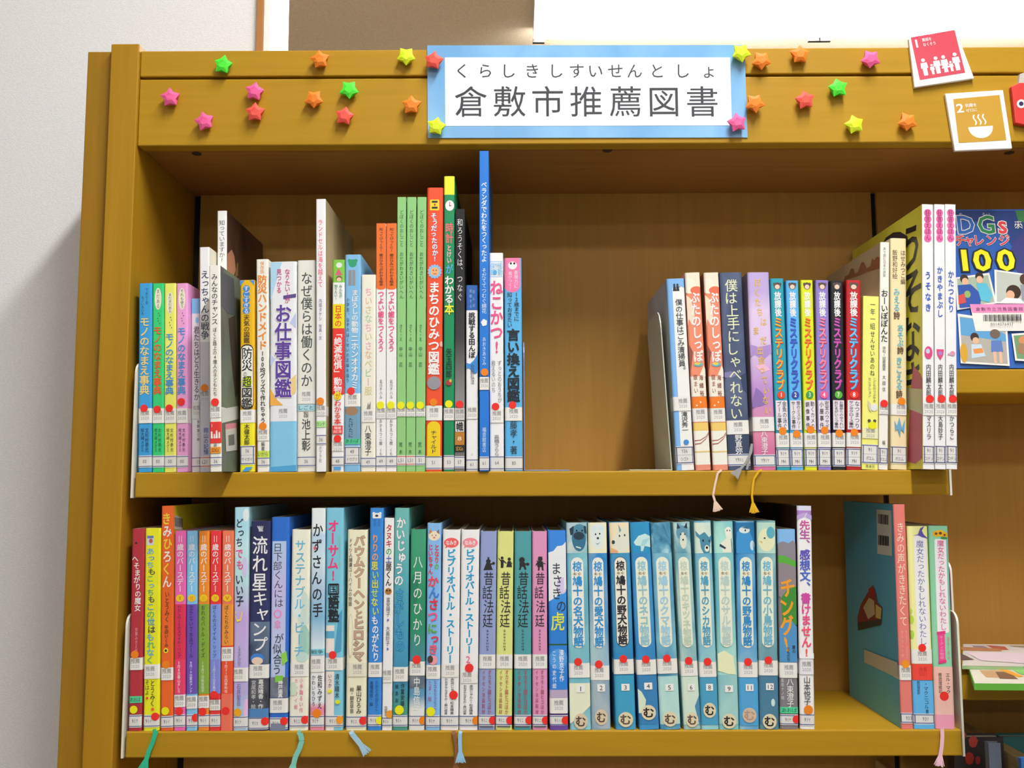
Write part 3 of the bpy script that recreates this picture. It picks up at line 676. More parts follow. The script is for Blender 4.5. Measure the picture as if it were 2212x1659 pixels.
for i, (a, b, p, q) in enumerate(((28, 76, 27, 76), (79, 128, 77, 128))):
    bk('thin orange and white paperback with a pink title, %s of the pair' % ('left one', 'right one')[i], a, b, 392, p, q, 1617, '#f0efec',
       [R(0, 1, 392, 716, '#ee6f2d', 0), E(.5, 716, .5, 10, '#ee6f2d'), T('知ってびっくり!', .52, 415, 540, .4, '#46301e', .02), T('歯のひみつがわかる絵本', .52, 545, 708, .4, '#46301e', .02), T('つよい歯をつくろう', .5, 730, 1035, .66, '#e0487a', .03), T('北川チハル', .5, 1170, 1265, .3, DK), REC(1310, 1360), DOT(.45, 1296, YEL), T('おかえつこ絵', .5, 1362, 1490, .3, DK), T('くも', .5, 1505, 1540, .26, DK), CALL(1545, 1590, ['49'], '#2f4684')], soft=True)
for i, (a, b, p, q) in enumerate(((132, 176, 130, 173), (179, 226, 175, 220), (230, 275, 221, 268))):
    bk('thin soft green picture book, %s' % ('left of the three alike', 'middle of the three alike', 'right of the three alike, next to the red hardcover')[i], a, b, 263, p, q, 1617, '#8cc57c',
       [T('どぼくのおしごと', .5, 328, 515, .46, '#33403a', 0), T('おだがわさいがいへん', .5, 540, 775, .44, '#33403a', 0), T('さく・え', .45, 900, 985, .36, '#33403a'), T('中山　忍', .45, 1010, 1112, .4, '#33403a'), REC(1312, 1352), DOT(.45, 1298, YEL), T('荒木', .45, 1470, 1540, .4, '#33403a'), CALL(1545, 1582, ['L51' if i < 2 else '51'], '#c85050' if i < 2 else '#4a5c93')], soft=True)
bk('red-orange hardcover with large white title and a yellow box low on the spine', 278, 358, 217, 270, 350, 1617, '#e5512c',
   [R(.18, .76, 278, 332, '#e8d12e', 4), R(.3, .66, 284, 294, DK), R(.3, .66, 314, 324, DK), E(.48, 304, .06, 6, '#d8332e'), T('そうだったのか!', [.42, .5, .44, .4, .47, .5, .52, .5], 345, 592, .36, '#f2f0ee', .04, '#2f7fd0'),
    G([(.5 + .46*math.cos(i*math.pi/14)*(1 if i % 2 else .82), 640 + 38*math.sin(i*math.pi/14)*(1 if i % 2 else .82)) for i in range(28)], '#7fb8e2'), E(.5, 640, .27, 22, '#e8a878'), E(.42, 634, .03, 3, DK), E(.6, 634, .03, 3, DK), R(.42, .62, 650, 653, '#b04030'),
    T('まちのひみつ図鑑', .48, 690, 1150, .68, '#f4f1ec', .05), E(.95, 1000, .12, 14, '#f0a090'), E(.5, 1190, .42, 33, '#8f9096'), REC(1300, 1372), DOT(.48, 1284, ORA), R(.1, .9, 1376, 1545, '#edc81e', 30), R(.1, .9, 1450, 1545, '#edc81e'), T('チャイルド', .5, 1420, 1532, .36, DK, .02), CALL(1548, 1602, ['51'], '#4a5c93')])
bk('dark green book with a lime-yellow top and a clock face on its spine', 361, 414, 161, 359, 411, 1617, '#1f8a58',
   [R(0, 1, 161, 255, '#e9ee3a'), E(.55, 310, .42, 27, '#e8ebe8'), R(.52, .58, 290, 312, '#d04a5a'), R(.55, .72, 309, 313, '#d04a5a'), E(.55, 310, .05, 4, DK), T('時計', .52, 398, 500, .76, '#ef6a72', .03), T('とけい', .5, 508, 602, .44, '#f08a94', .02, '#e8e8e8'), T('が', .52, 605, 655, .7, '#58a8e0', .03), T('わかる', .52, 662, 800, .86, '#f2f3ee', .045), T('本', .52, 800, 855, .86, '#e8e23a', .045), T('矢玉四郎', .5, 1020, 1165, .58, '#16302a', .02), E(.5, 1190, .3, 14, '#a03a3a'), E(.65, 1180, .12, 8, '#d8b03a'),
    REC(1312, 1372), DOT(.5, 1293, YEL), CALL(1545, 1602, ['53'])])
bk('thin black-topped paperback fading to grey, white brush title', 416, 464, 322, 413, 462, 1612, ('gr', '#6e6f6c', '#8a8b88', '#3a3a3a', '#1f2021', '#191a1b'),
   [T('和ろうそくは、', .5, 370, 650, .6, '#d9dad8', 0), T('つなぐ', .5, 650, 785, .6, '#d9dad8', 0), REC(1308, 1366, .5, '#c9c9c5'), DOT(.5, 1290), R(.08, .92, 1372, 1422, '#d6d6d2'), T('幟', .5, 1374, 1420, .7, '#1c1c1e', .04), R(.02, .98, 1424, 1486, '#b47a32'), H('8', .5, 1455, .5, 18, '#e8d8b0', .01), R(.02, .98, 1487, 1518, '#2a2a2c'), H('SDGs', .5, 1503, .8, 18, '#c9a04a'), CALL(1545, 1592, ['57'])], soft=True)
bk('low white book with a dark blue top and a blue brush stroke', 469, 527, 696, 470, 528, 1617, '#e6e7ea',
   [R(0, 1, 696, 822, '#2f5fa8'), T('挑戦する', .4, 712, 815, .22, '#8fb0dc'), T('田んぼ', .66, 712, 815, .22, '#8fb0dc'), T('挑戦する田んぼ', .5, 832, 1062, .56, '#2e3038', .05), G([(1, 1040), (.7, 1070), (.35, 1090), (0, 1085), (0, 1110), (.3, 1112), (.55, 1130), (.75, 1140), (1, 1130)], '#3f86cf'), T('安田弘法', .55, 1092, 1192, .34, '#3c3d42'), REC(1300, 1362), H('山', .5, 1535, .16, 10, '#8a8a8a'), CALL(1562, 1607, ['61'])])
bk('tallest book of the shelf, bright blue picture book with white title', 536, 580, 37, 535, 583, 1612, '#2277d2',
   [T('ベランダでわたをつくったよ', .5, 192, 596, .6, '#eef2f4', .03), T('そだててつむぐ綿花', .5, 625, 850, .5, '#cfdff0', .01)] + [E(.5 + .16*math.cos(i*1.257 - .5), 895 + 9*math.sin(i*1.257 - .5), .17, 9, '#eef2f4') for i in range(5)] +
   [T('あおきあさみ', .5, 965, 1105, .42, '#cfdff0'), REC(1160, 1222), DOT(.55, 1137, ORA), T('福音館書店', .5, 1402, 1522, .42, '#cfdff0'), CALL(1548, 1600, ['61'])], yd=-.002, left='#8f9396', soft=True)
bk('white book with bold pink title and light blue heading', 584, 651, 537, 586, 656, 1617, '#eceaee',
   [R(.05, .95, 580, 584, '#9fcbe8'), R(.05, .95, 655, 659, '#9fcbe8'), T('保護', .24, 588, 650, .34, '#8cc4e8', .03), T('ねこ', .55, 588, 622, .3, '#8cc4e8', .03), E(.42, 636, .14, 12, '#58a6dc'), T('活動', .78, 588, 650, .34, '#8cc4e8', .03), T('ねこかつ!', .52, 675, 1048, .92, '#e8518a', .04), T('ずっとのおうちが', .72, 1075, 1285, .3, '#77777c'), T('救えるいのち', .28, 1075, 1235, .3, '#77777c'), REC(1316, 1382), DOT(.42, 1303), T('高橋うらら', .5, 1440, 1545, .36, '#55565a'), CALL(1548, 1605, ['64'])])
bk('sky-blue book with a pink top, last of the left run on the upper shelf', 658, 741, 562, 661, 748, 1617, '#5aafe2',
   [R(0, .92, 562, 700, '#e878a6'), E(.46, 700, .46, 36, '#e878a6'), E(.48, 600, .26, 20, '#f0e4ea'), E(.38, 590, .06, 6, DK), E(.58, 590, .06, 6, DK), T('表現力に', .68, 625, 715, .22, '#f6dbe6', .01), T('差がつく!', .34, 630, 725, .22, '#f6dbe6', .01), T('12歳までに', .7, 735, 880, .3, DK, .01), T('知っておきたい', .3, 735, 912, .3, DK, .01), T('言い換え図鑑', .5, 918, 1280, .72, '#23282e', .05), REC(1306, 1372), DOT(.44, 1295), T('藤孝・著', .5, 1372, 1535, .42, DK), CALL(1552, 1605, ['80'])])
shelve('books on the upper shelf, left run')

# ------------------------------------------------------------------ upper shelf, right run
sec(1400, 560, 3.457, Z_UP)
bk('blue and white paperback leaning on the bookend, first of the right run', 137, 269, 145, 213, 346, 1573, '#7db1e6',
   [R(.3, 1, 215, 1573, '#e6e8e2'), G([(.3, 215), (.3, 250), (.55, 225), (.8, 205), (.9, 215)], '#e6e8e2'), E(.42, 195, .06, 12, '#30343c'), E(.6, 195, .06, 12, '#30343c'), G([(.36, 205), (.48, 205), (.52, 240), (.32, 240)], '#30343c'), G([(.54, 205), (.66, 205), (.7, 240), (.5, 240)], '#30343c'), T('僕の仕事はごみ清掃員。', .62, 300, 862, .4, '#3a4046', .02), REC(1032, 1136, .55), T('滝沢秀一', .6, 1142, 1298, .34, '#3a4046', .02), E(.62, 1368, .15, 20, '#3f8ad0'), CALL(1405, 1518, ['Y36', 'シゴト'], '#27407c', 'box')], left=('wc', '#a9a8a8', '#c9c6c6', 20.0))
for i, (a, b, p, q) in enumerate(((274, 386, 357, 470), (414, 527, 486, 598))):
    bk('coral pink hardcover with white title and acorn-orange patch, %s' % ('left one of the pair', 'right one above the pale ribbon')[i], a, b, 100, p, q, 1571, '#e58a6c',
       [R(0, 1, 100, 215, '#e6ddc8'), E(.25, 200, .42, 60, '#e9e2d0'), G([(0, 270), (.3, 300), (.5, 420), (.3, 500), (.1, 450), (0, 500)], '#e3d3bb'), E(.7, 235, .4, 30, '#df6f52'), G([(0, 640), (.25, 700), (.1, 800), (0, 850)], '#8a4f40'), T('ぶたのしっぽ', .58, 245, 775, .64, '#f4efe6', .045), E(.55, 792, .3, 16, '#58b0b8'), E(.5, 786, .2, 9, '#e6c84a'),
        R(0, 1, 880, 1030, '#ebe1d2'), G([(.55, 885), (.9, 800), (1, 830), (1, 885)], '#ebe1d2'), T('嶽まい', .3, 862, 1010, .28, '#8a4a38', .02), T('海緒裕', .68, 862, 1035, .28, '#8a4a38', .02), R(0, 1, 1052, 1115, '#ea7a24'), E(.5, 1055, .5, 26, '#ea7a24'), E(.55, 1072, .05, 7, '#f0ded0'), E(.3, 1095, .06, 6, '#f0ded0'), R(0, 1, 1215, 1571, '#ece7da'), R(0, 1, 1222, 1282, '#e6c66a'), R(0, 1, 1216, 1222, '#c9785c'),
        G([(0, 1375), (.4, 1372), (.75, 1340), (1, 1300), (1, 1306), (.75, 1348), (.4, 1380), (0, 1383)], '#9a5a4a'), G([(0, 1350), (.4, 1348), (.75, 1325), (1, 1290), (1, 1296), (.75, 1332), (.4, 1355), (0, 1357)], '#9a5a4a'), R(0, 1, 1430, 1440, '#dcc27a'), R(0, 1, 1530, 1571, '#e08f78'), REC(1112, 1216), CALL(1462, 1528, ['Y91ウ'], '#27407c', 'box', u0=.04)]
       + ([RIB(.5, [(520, 1595), (500, 1680), (485, 1760), (500, 1810)], '#e0c3ae', 16)] if i else []), right='#3a2c28')
bk('dark slate-blue hardcover with pale hand-drawn title', 531, 700, 99, 604, 768, 1568, ('wc', '#3f4a68', '#5b6684', 26.0),
   [G([(0, 850), (.3, 840), (.55, 870), (.3, 890), (0, 885)], '#7d7aa8'), G([(.7, 880), (1, 850), (1, 1000), (.8, 980)], '#36425f'), T('僕は上手にしゃべれない', [.5, .46, .5, .52, .5, .42, .5, .5, .5, .48, .46], 150, 1200, .56, '#d9dfb8', .01), REC(1204, 1306), R(0, 1, 1308, 1455, '#3c4760'), T('野直弥', .5, 1308, 1450, .32, '#e4e4e2', .02), CALL(1458, 1528, ['Y91ヒ'], '#33508e', 'line'), RIB(.75, [(775, 1378), (770, 1440), (730, 1520), (690, 1565)], '#9a9a98', 16)])
bk('lavender and purple sunset-painted hardcover with gold scattered title', 740, 905, 98, 795, 956, 1567, ('gr', '#c9709a', '#d98aa4', '#b48ac8', '#d3bade', '#d8c2e2', '#b8a4d4'),
   [G([(0, 640), (.4, 660), (1, 640), (1, 700), (.6, 760), (.2, 720), (0, 730)], '#a88ac6'), G([(0, 1060), (.2, 960), (.5, 1000), (.7, 1080), (.4, 1100), (0, 1110)], '#8a6cae'), G([(.2, 800), (.6, 780), (.9, 830), (.5, 850)], '#e2b4cc'), T('ぼくたちは', [.45, .4, .42, .5, .66], 140, 510, .3, '#d9b44e', .02), T('まだ出会っていない', [.3, .62, .45, .5, .48, .6, .66, .62, .7], 500, 1165, .3, '#d9b44e', .02), REC(1178, 1282, .52), T('八束澄子', .5, 1282, 1452, .3, '#efdfe6', .02), CALL(1462, 1530, ['Y91ヤ'], '#33508e', 'box'), RIB(.3, [(825, 1585), (790, 1640), (780, 1700), (775, 1770), (782, 1820)], '#d8a818', 15)], left='#b9a9b4')
sec(1660, 430, 2.72, Z_UP)
MY = (('teal', 10, 90, 52, 128, 467, '#2a9cae', '#e6b23a', '#e0502c', '1', '#d8452e', '金魚の泳ぐ', 'プール事件', 1358),
      ('light blue', 102, 176, 133, 207, 479, '#5aaeea', '#3f62c8', '#2f4fae', '2', '#3a4a9c', '雪のミステリー', 'サークル事件', 1375),
      ('lime-yellow', 189, 262, 216, 287, 476, '#d6de22', '#ef8a3a', '#e2352e', '3', '#3c9a4a', '動くカメの', '銅像事件', 1350),
      ('violet', 278, 352, 292, 372, 477, '#8c7cc6', '#f090b0', '#e0405c', '4', '#e8588e', '密室のウサギ', '小屋事件', 1355),
      ('black', 364, 440, 380, 453, 482, '#22252a', '#d25ab0', '#8f3c9a', '7', '#58b03c', 'お墓参りのゆうれい', 'おどるがいこつ事件', 1372),
      ('dark red', 458, 546, 460, 549, 477, '#b9262c', '#6fc4ea', '#3f8fd8', '8', '#e2382e', 'なつまつり', 'サンタクロース事件', 1368))
for i, (cn, a, b, p, q, yt, col, t1, t2, num, nc, s1, s2, dy) in enumerate(MY):
    bk('%s hardcover of the numbered mystery series, number %s in a disc on its spine' % (cn, num), a, b, yt, p, q, 1582, col,
       [E(.5, 512, .27, 22, '#5a4a44'), E(.28, 502, .1, 10, '#5a4a44'), E(.72, 502, .1, 10, '#5a4a44'), E(.5, 517, .19, 14, '#e0c6b2'), T('放課後', .5, 545, 692, .5, '#eef0ee', .045), T('ミステリクラブ', .5, 698, 1125, .62, t2, .06), T('ミステリクラブ', .46, 694, 1121, .62, t1, .03),
        E(.5, 1150, .3, 23, nc), H(num, .5, 1149, .22, 24, '#f2f0ec', .03), R(.06, .94, 1182, 1352, '#ded8e0'), T(s1, .7, 1186, 1346, .32, '#3a3440', .02), T(s2, .3, 1186, 1346, .32, '#3a3440', .02), REC(1370, 1452, .52), DOT(.5, dy, ORA), CALL(1465, 1556, ['91サ', 'MH'], '#27407c', 'box')])
bk('pale yellow low paperback with a small dark title, right of the dark red book', 553, 652, 571, 548, 641, 1580, '#e8e878',
   [T('一年一組', .6, 600, 770, .32, '#4a4a40', .01), T('せんせいあのね', .6, 775, 1042, .3, '#4a4a40', .01), T('こどものつぶやき', .74, 1048, 1195, .2, '#5a5a48'), T('セレクション', .44, 1048, 1165, .2, '#5a5a48'), E(.72, 1222, .22, 22, '#dadcdc'), G([(.3, 1180), (.5, 1200), (.55, 1250), (.4, 1240), (.32, 1210)], '#c9c9a0'), E(.42, 1300, .1, 9, '#4a4a40'), E(.76, 1300, .1, 9, '#4a4a40'), REC(1342, 1402, .5, '#dfe0b8'), DOT(.62, 1326, YEL), CALL(1442, 1540, ['91', 'ポエム'], '#27407c', 'box'), T('理', .3, 1552, 1570, .16, DK), T('論', .5, 1552, 1570, .16, DK), T('社', .7, 1552, 1570, .16, DK)], soft=True)
bk('tall cream-white hardcover with black brush title and a brown mountain picture on its cover', 659, 711, 254, 646, 703, 1578, '#eae9dc',
   [T('声で読む日本の詩歌', .45, 285, 462, .3, '#5a5a52', 0), T('おーいぽぽんた', .48, 535, 845, .74, '#26282c', .03), T('俳句・短歌鑑賞', .48, 868, 1010, .36, '#4a4a4a'), T('大岡信', .48, 1030, 1135, .36, '#4a4a4a'), REC(1218, 1262), DOT(.5, 1200), T('福', .5, 1408, 1440, .34, DK), CALL(1458, 1540, ['91', 'ポエム'], '#27407c', 'box')], D=.176, left='#b4a482',
   side=[('SG', 'L', [(655, 385), (640, 378), (632, 400), (622, 392), (605, 400), (592, 345), (575, 340), (560, 362), (548, 350), (540, 395), (520, 408), (500, 372), (485, 375), (468, 430), (452, 440), (440, 408), (425, 412), (415, 445), (395, 455), (385, 485), (420, 470), (470, 455), (520, 430), (600, 408)], '#8a5a3c')])
bk('beige hardcover with brown handwriting and pale blue handwritten title words', 719, 811, 231, 720, 816, 1579, '#e9d8ab',
   [T('飯野和好絵', .26, 300, 475, .32, '#5a4436', .01), T('はせみつこ編', .76, 300, 505, .3, '#5a4436', .01), T('みえる詩', .36, 528, 712, .4, ['#5fb4cc', '#5fb4cc', '#5fb4cc', '#5a4436'], .03), T('あそぶ詩', .58, 740, 915, .4, ['#5fb4cc', '#5fb4cc', '#5fb4cc', '#5a4436'], .03), T('きこえる詩', .5, 930, 1172, .4, ['#5fb4cc', '#5fb4cc', '#5fb4cc', '#5fb4cc', '#5a4436'], .03), REC(1205, 1268, .6), DOT(.64, 1188, ORA), G([(.2, 1300), (.35, 1330), (.5, 1280), (.65, 1340), (.85, 1290), (.8, 1370), (.6, 1350), (.55, 1395), (.4, 1350), (.25, 1360)], '#6aa6c2'), CALL(1452, 1540, ['91', 'ポエム'], '#3a3a44', 'box')], D=.172)
sec(1850, 420, 2.592, Z_UP)
for i, (a, b, p, q, t1, t2, cn, D) in enumerate(((369, 428, 372, 437, 'うそなき', 'マスリラ', 'white-spined picture book whose yellow brush-lettered cover shows, left of three', .205),
        (437, 493, 440, 500, 'かきやまぶし', '大島妙子', 'white-spined thin picture book, middle of the three sticking out at the shelf end', .2), (498, 555, 503, 565, 'かたつむり', 'かつらこ', 'white-spined thin picture book, rightmost on the upper shelf', .2))):
    bk(cn, a, b, 56, p, q, 1524, '#eeedec',
       [E(.5, 105 + k*36, .34, 23, '#ee6aa6') for k in range(5)] + [T('狂言えほん', .5, 88, 262, .46, '#8a2f5e', .02), T(t1, .5, 405 if i == 1 else 428, 695 if i == 1 else 668, .56, '#3358b8', .035),
        E(.5, 888, .36, 36, '#d8487e') if i == 0 else G([(.15, 870), (.85, 870), (.8, 900), (.5, 930), (.2, 900)], '#d8487e') if i == 1 else E(.6, 893, .24, 14, '#d890b0'), E(.45, 880, .18, 14, '#b4d0e4') if i == 0 else E(.5, 892, .2, 12, '#a87ac0') if i == 1 else R(.15, .7, 893, 902, '#c9a0b4'),
        T('内田麟太郎', .5, 950, 1128, .46, '#33353c', .01), T(t2, .5, 1232, 1365, .46, '#33353c', .01), REC(1165, 1232), DOT(.6, 1142), CALL(1402, 1488, ['91', 'コテン'], '#27306e', 'box')], yd=-.03, D=D, soft=True, name='picture_book',
       left='#ddd64a' if i == 0 else None,
       side=[('ST', 'L', 'うそなき', [.028, .026, .032, .026], .262, .064, .058, '#23222c', .03), ('SG', 'L', [(366, 1030), (330, 1000), (296, 960), (285, 1100), (285, 1500), (330, 1510), (366, 1480)], '#b8566a'), ('SG', 'L', [(366, 1090), (240, 1085), (240, 1190), (366, 1232)], '#b9b894'),
             ('SG', 'L', [(92, 282), (110, 245), (150, 215), (190, 212), (230, 235), (240, 285)], '#2a2530'), ('SG', 'L', [(358, 100), (342, 108), (342, 262), (358, 288)], '#c2485a')] if i == 0 else None)
shelve('books on the upper shelf, right run')
# ------------------------------------------------------------------ lower shelf, left run
sec(260, 1080, 2.866, Z_LO)
bk('dark red hardcover with pale title, first book at the left end of the lower shelf', 72, 150, 178, 50, 129, 1426, '#b0353f',
   [E(.35, 268, .1, 7, '#3a2a30'), T('へそまがりの魔女', [.3, .42, .5, .46, .55, .56, .56, .56], 345, 695, .5, '#eee6e2', .02), T('安東みきえ作', .5, 795, 950, .24, '#e0a0a4'), REC(980, 1055, .45), DOT(.42, 960, ORA), STK(1215, 1256, 'あおば', '#56cc92'), DOT(.4, 1296, YEL), CALL(1335, 1398, ['91ア'])])
bk('lemon-yellow hardcover with blue title and a green ribbon, second on the lower shelf', 155, 248, 175, 138, 242, 1421, '#e4e428',
   [R(.12, .58, 222, 282, '#c9d0dc', 8), E(.38, 255, .12, 14, '#c05a50'), R(.15, .55, 222, 238, '#6a78b0'), T('あっちも', [.36, .4, .36, .46], 298, 468, .5, ['#5aa8c8', '#4f9ac0', '#5aa8c8', '#3a4a40'], .03), T('こっちも', [.36, .42, .4, .46], 468, 640, .46, ['#58b070', '#5aa8c8', '#58b070', '#3a4a40'], .03), T('この世はもれなく', [.4, .42, .44, .48, .42, .45, .42, .4], 640, 1015, .5, ['#5aa8c8', '#58b070', '#4f9ac0', '#3a4a40', '#5aa8c8', '#58b070'], .03), REC(1018, 1106, .42), T('とうみく', .58, 1112, 1275, .32, DK, .01), E(.6, 1290, .1, 8, '#e8622e'), T('そはよ', .25, 1112, 1205, .28, DK), E(.25, 1222, .08, 7, '#d8402e'), CALL(1332, 1392, ['91イ'], u=.35), DOT(.76, 1335, RED),
    RIB(.75, [(222, 1430), (200, 1500), (175, 1560), (160, 1610)], '#2fb58c', 26)])
bk('tall orange hardcover with a yellow back cover, yellow and white title', 255, 329, 37, 248, 326, 1417, '#e5662a',
   [T('きみひろくん', [.42, .48, .52, .5, .44, .48], 78, 548, .74, ['#e8cf3e', '#f0ece6', '#e8cf3e', '#f0ece6', '#e8cf3e', '#f0ece6'], .03), T('いとうみく', .5, 568, 760, .38, '#4a2a1c', .01), T('中田いくみ', .46, 775, 912, .3, '#4a2a1c', .01), E(.42, 932, .2, 15, '#e8d83a'), E(.42, 932, .1, 8, '#4a2a1c'), REC(1035, 1112), DOT(.45, 1016, ORA), DOT(.4, 1297, YEL), CALL(1335, 1390, ['91イ'])], right='#d5c92c',
   side=[('SG', 'R', [(352, 98), (418, 112), (418, 190), (352, 185)], '#dcdad0')] + [('SG', 'R', [(356 + k*8, 106 + k*1.6), (360 + k*8, 107 + k*1.6), (360 + k*8, 165 + k), (356 + k*8, 164 + k)], '#2c2c2c') for k in range(8)])
BD = ((340, 404, 327, 402, '#ea68ae', '#d93558', 'I', 'わたしの12のスマイル・リップ', '5月8日春山ましろ', 1205, 1280, (.5, 1305), 'pink and crimson'),
      (411, 475, 405, 476, '#80bfea', '#6c50b0', 'II', '泣かないで水泳プール', '8月19日夏木アンナ', 1212, 1290, (.9, 1345), 'light blue and purple'),
      (485, 550, 479, 549, '#ec8a2e', '#7fa83c', 'III', 'おれのバトル・デイズ', '10月7日秋吉恒平', 1212, 1286, (.45, 1308), 'orange and olive green'),
      (556, 622, 548, 618, '#e23a3c', '#7d9ae0', 'IV', 'ぼくらのスマイル・リップ', '12月25日冬馬晶', 1236, 1300, (.45, 1206), 'red and periwinkle blue'),
      (631, 700, 618, 694, '#ec7a58', '#f0943a', 'V', 'ぼくたちのみらい', '3月31日四季和也', 915, 1000, (.45, 1303), 'coral and orange'))
for (a, b, p, q, c1, c2, num, s1, s2, r0, r1, dt, cn) in BD:
    lo = 905 if num == 'V' else 990
    c3 = {'I': '#e0406a', 'II': '#6c50b0', 'III': '#7fa83c', 'IV': '#7d88d4', 'V': '#e2522e'}[num]
    bk('%s spined paperback of the five birthday books with white titles' % cn, a, b, 192, p, q, 1424, c1,
       [H('11', .5, 243, .42, 36, '#f2eee8', .02), T('歳のバースデー', .5, 272, 575, .6, '#f2eee8', .02), E(.5, 612, .36, 22, '#edc41e'), H(num, .5, 612, .3, 20, '#d8452e', .02), R(0, 1, 650, lo, c2), R(0, 1, lo, 1200, c3), T(s1, .45, 655, lo - 8, .36, '#2c2430', .01), T(s2, .45, max(lo, 1000), 1195, .28, '#f0e4e8')]
       + ([R(0, 1, 1200, 1424, '#ea7058')] if num == 'V' else []) + [REC(r0, r1), CALL(1332, 1392, ['91イ']), DOT(dt[0], dt[1], RED)])
bk('tall pastel blue and lilac hardcover with dark and pink title', 705, 799, 45, 698, 789, 1419, ('gr', '#a8c4e0', '#b4a8d8', '#bcaede', '#c0a4dc', '#b4dce0', '#bfe2e8', '#a8d8ec'),
   [E(.8, 95, .2, 40, '#d8ecf0'), E(.1, 300, .3, 60, '#cfe6ee'), E(.75, 420, .2, 60, '#c9c4ea'), E(.9, 1290, .2, 60, '#e0b4dc'), T('どっち', [.36, .44, .36], 115, 295, .52, '#2c3048', .03), T('でも', [.36, .42], 300, 440, .52, '#e0508e', .03), T('いい子', [.38, .4, .42], 462, 662, .54, '#2c3048', .03), G([(.15, 715), (.25, 745), (.45, 740), (.6, 690), (.62, 700), (.5, 752), (.25, 758), (.1, 722)], '#e8d850'), E(.15, 700, .04, 6, '#e8d850'), T('くすのきしげのり', .42, 905, 1030, .24, '#5a5490'), REC(1038, 1122, .35), T('石井聖岳', .4, 1135, 1270, .28, '#6a64a0'), CALL(1338, 1396, ['91ク'], u=.35), DOT(.32, 1308, '#f0a424')])
sec(530, 1080, 2.866, Z_LO)
bk('dark navy hardcover with large white title and a blue cap picture', 31, 158, 131, 13, 141, 1425, ('wc', '#2a2b52', '#343a66', 20.0),
   [R(0, 1, 760, 1020, ('wc', '#3b4560', '#6a7f98', 40.0))] + [G([(.42 + .045*k, 190), (.32 + .09*k, 165), (.36 + .09*k, 160), (.46 + .045*k, 186)], '#d9d8de') for k in range(4)] + [R(.4, .62, 190, 196, '#d9d8de'), T('流れ星', .48, 225, 570, .76, '#eeeeea', .02), T('キャンプ', [.52, .6, .5, .55], 570, 945, .74, '#eeeeea', .02), E(.42, 985, .34, 30, '#3f7fd0'), E(.42, 1000, .28, 22, '#e2c8b4'), R(0, 1, 1106, 1290, ('wc', '#2c2f38', '#5a5f68', 40.0)), R(0, 1, 1290, 1345, '#4f80b8'), T('嘉成晴香・作', .62, 1112, 1292, .26, '#e6e6e2', .02), T('宮尾和孝・絵', .26, 1118, 1292, .24, '#d0d0d0'), REC(1022, 1106, .45), CALL(1350, 1410, ['91カ'], u=.35), DOT(.84, 1368, RED)])
bk('blue hardcover with a pale blue label panel and thin handwritten title', 161, 275, 107, 148, 259, 1424, '#2f6cc9',
   [R(.06, .84, 258, 1100, ('gr', '#aab8d8', '#b8c8e8', '#c0b8e4', '#a9c9ea')), T('日下部くんには', [.36, .38, .36, .4, .42, .42, .46], 268, 672, .5, '#2f3440', .0), E(.4, 712, .22, 26, '#e08ac0'), E(.4, 712, .14, 17, '#bcbce6'), T('傘', .4, 742, 812, .4, '#e08ac0', .0), T('が似合う', [.5, .4, .42, .4], 830, 1085, .5, '#2f3440', .0), G([(.6, 960), (.9, 940), (.98, 1000), (.7, 1030)], '#8ccc4a'), R(.02, .98, 1100, 1225, ('wc', '#8890a0', '#3a4048', 40.0)), G([(.3, 1090), (.75, 1090), (.7, 1130), (.3, 1130)], '#7cc440'), T('神戸遥真', .6, 1120, 1225, .26, '#eeeeee', .03), R(.1, .9, 1380, 1424, '#7a8298'), REC(1228, 1316, .45), CALL(1352, 1408, ['91カ'], u=.35), DOT(.82, 1366, RED)])
bk('cream hardcover with pale blue title and teal paint, teal ribbon below it', 288, 402, 184, 269, 385, 1437, '#e6e6d4',
   [E(.7, 700, .34, 120, '#c9dcd2'), E(.75, 900, .3, 110, '#9cc8bc'), E(.3, 650, .3, 90, '#d8e6e2'), E(.65, 985, .34, 30, '#bcd8d0'), T('サステナブル・ビーチ', .48, 248, 985, .58, '#58b4d8', .01), REC(1022, 1104, .5), T('小手鞠るい作', .64, 1112, 1330, .2, '#e07a9c', .02), T('カシワイ絵', .36, 1112, 1310, .18, '#e07a9c', .02), E(.2, 1180, .2, 40, '#c4d8c0'), CALL(1352, 1408, ['91コ'], u=.42), DOT(.86, 1370, RED), RIB(.55, [(340, 1445), (350, 1490), (335, 1540), (310, 1590), (298, 1640)], '#7cc4b4', 30)])
bk('tall sky-painted hardcover with a black brush title and a pink foot', 410, 494, 51, 397, 486, 1437, ('gr', '#e08aa0', '#dce4ec', '#f0eeea', '#cfe0ee', '#7fb4d4', '#a9c4dc', '#cddfe8', '#b8d4ea', '#dfe8ee'),
   [T('かずさんの手', [.48, .42, .42, .42, .46, .5], 140, 745, .74, '#2a2c34', .03), E(.28, 305, .1, 12, '#d85a6a'), STK(936, 972, '戦争', '#7fcfe0'), REC(985, 1078, .42), T('佐和みずえ', .7, 1095, 1305, .34, '#2f3138', .02), T('かわいちひろ', .26, 1095, 1290, .26, '#2f3138', .01), CALL(1352, 1405, ['91サ'], u=.4), DOT(.5, 1332, ORA, .0044)])
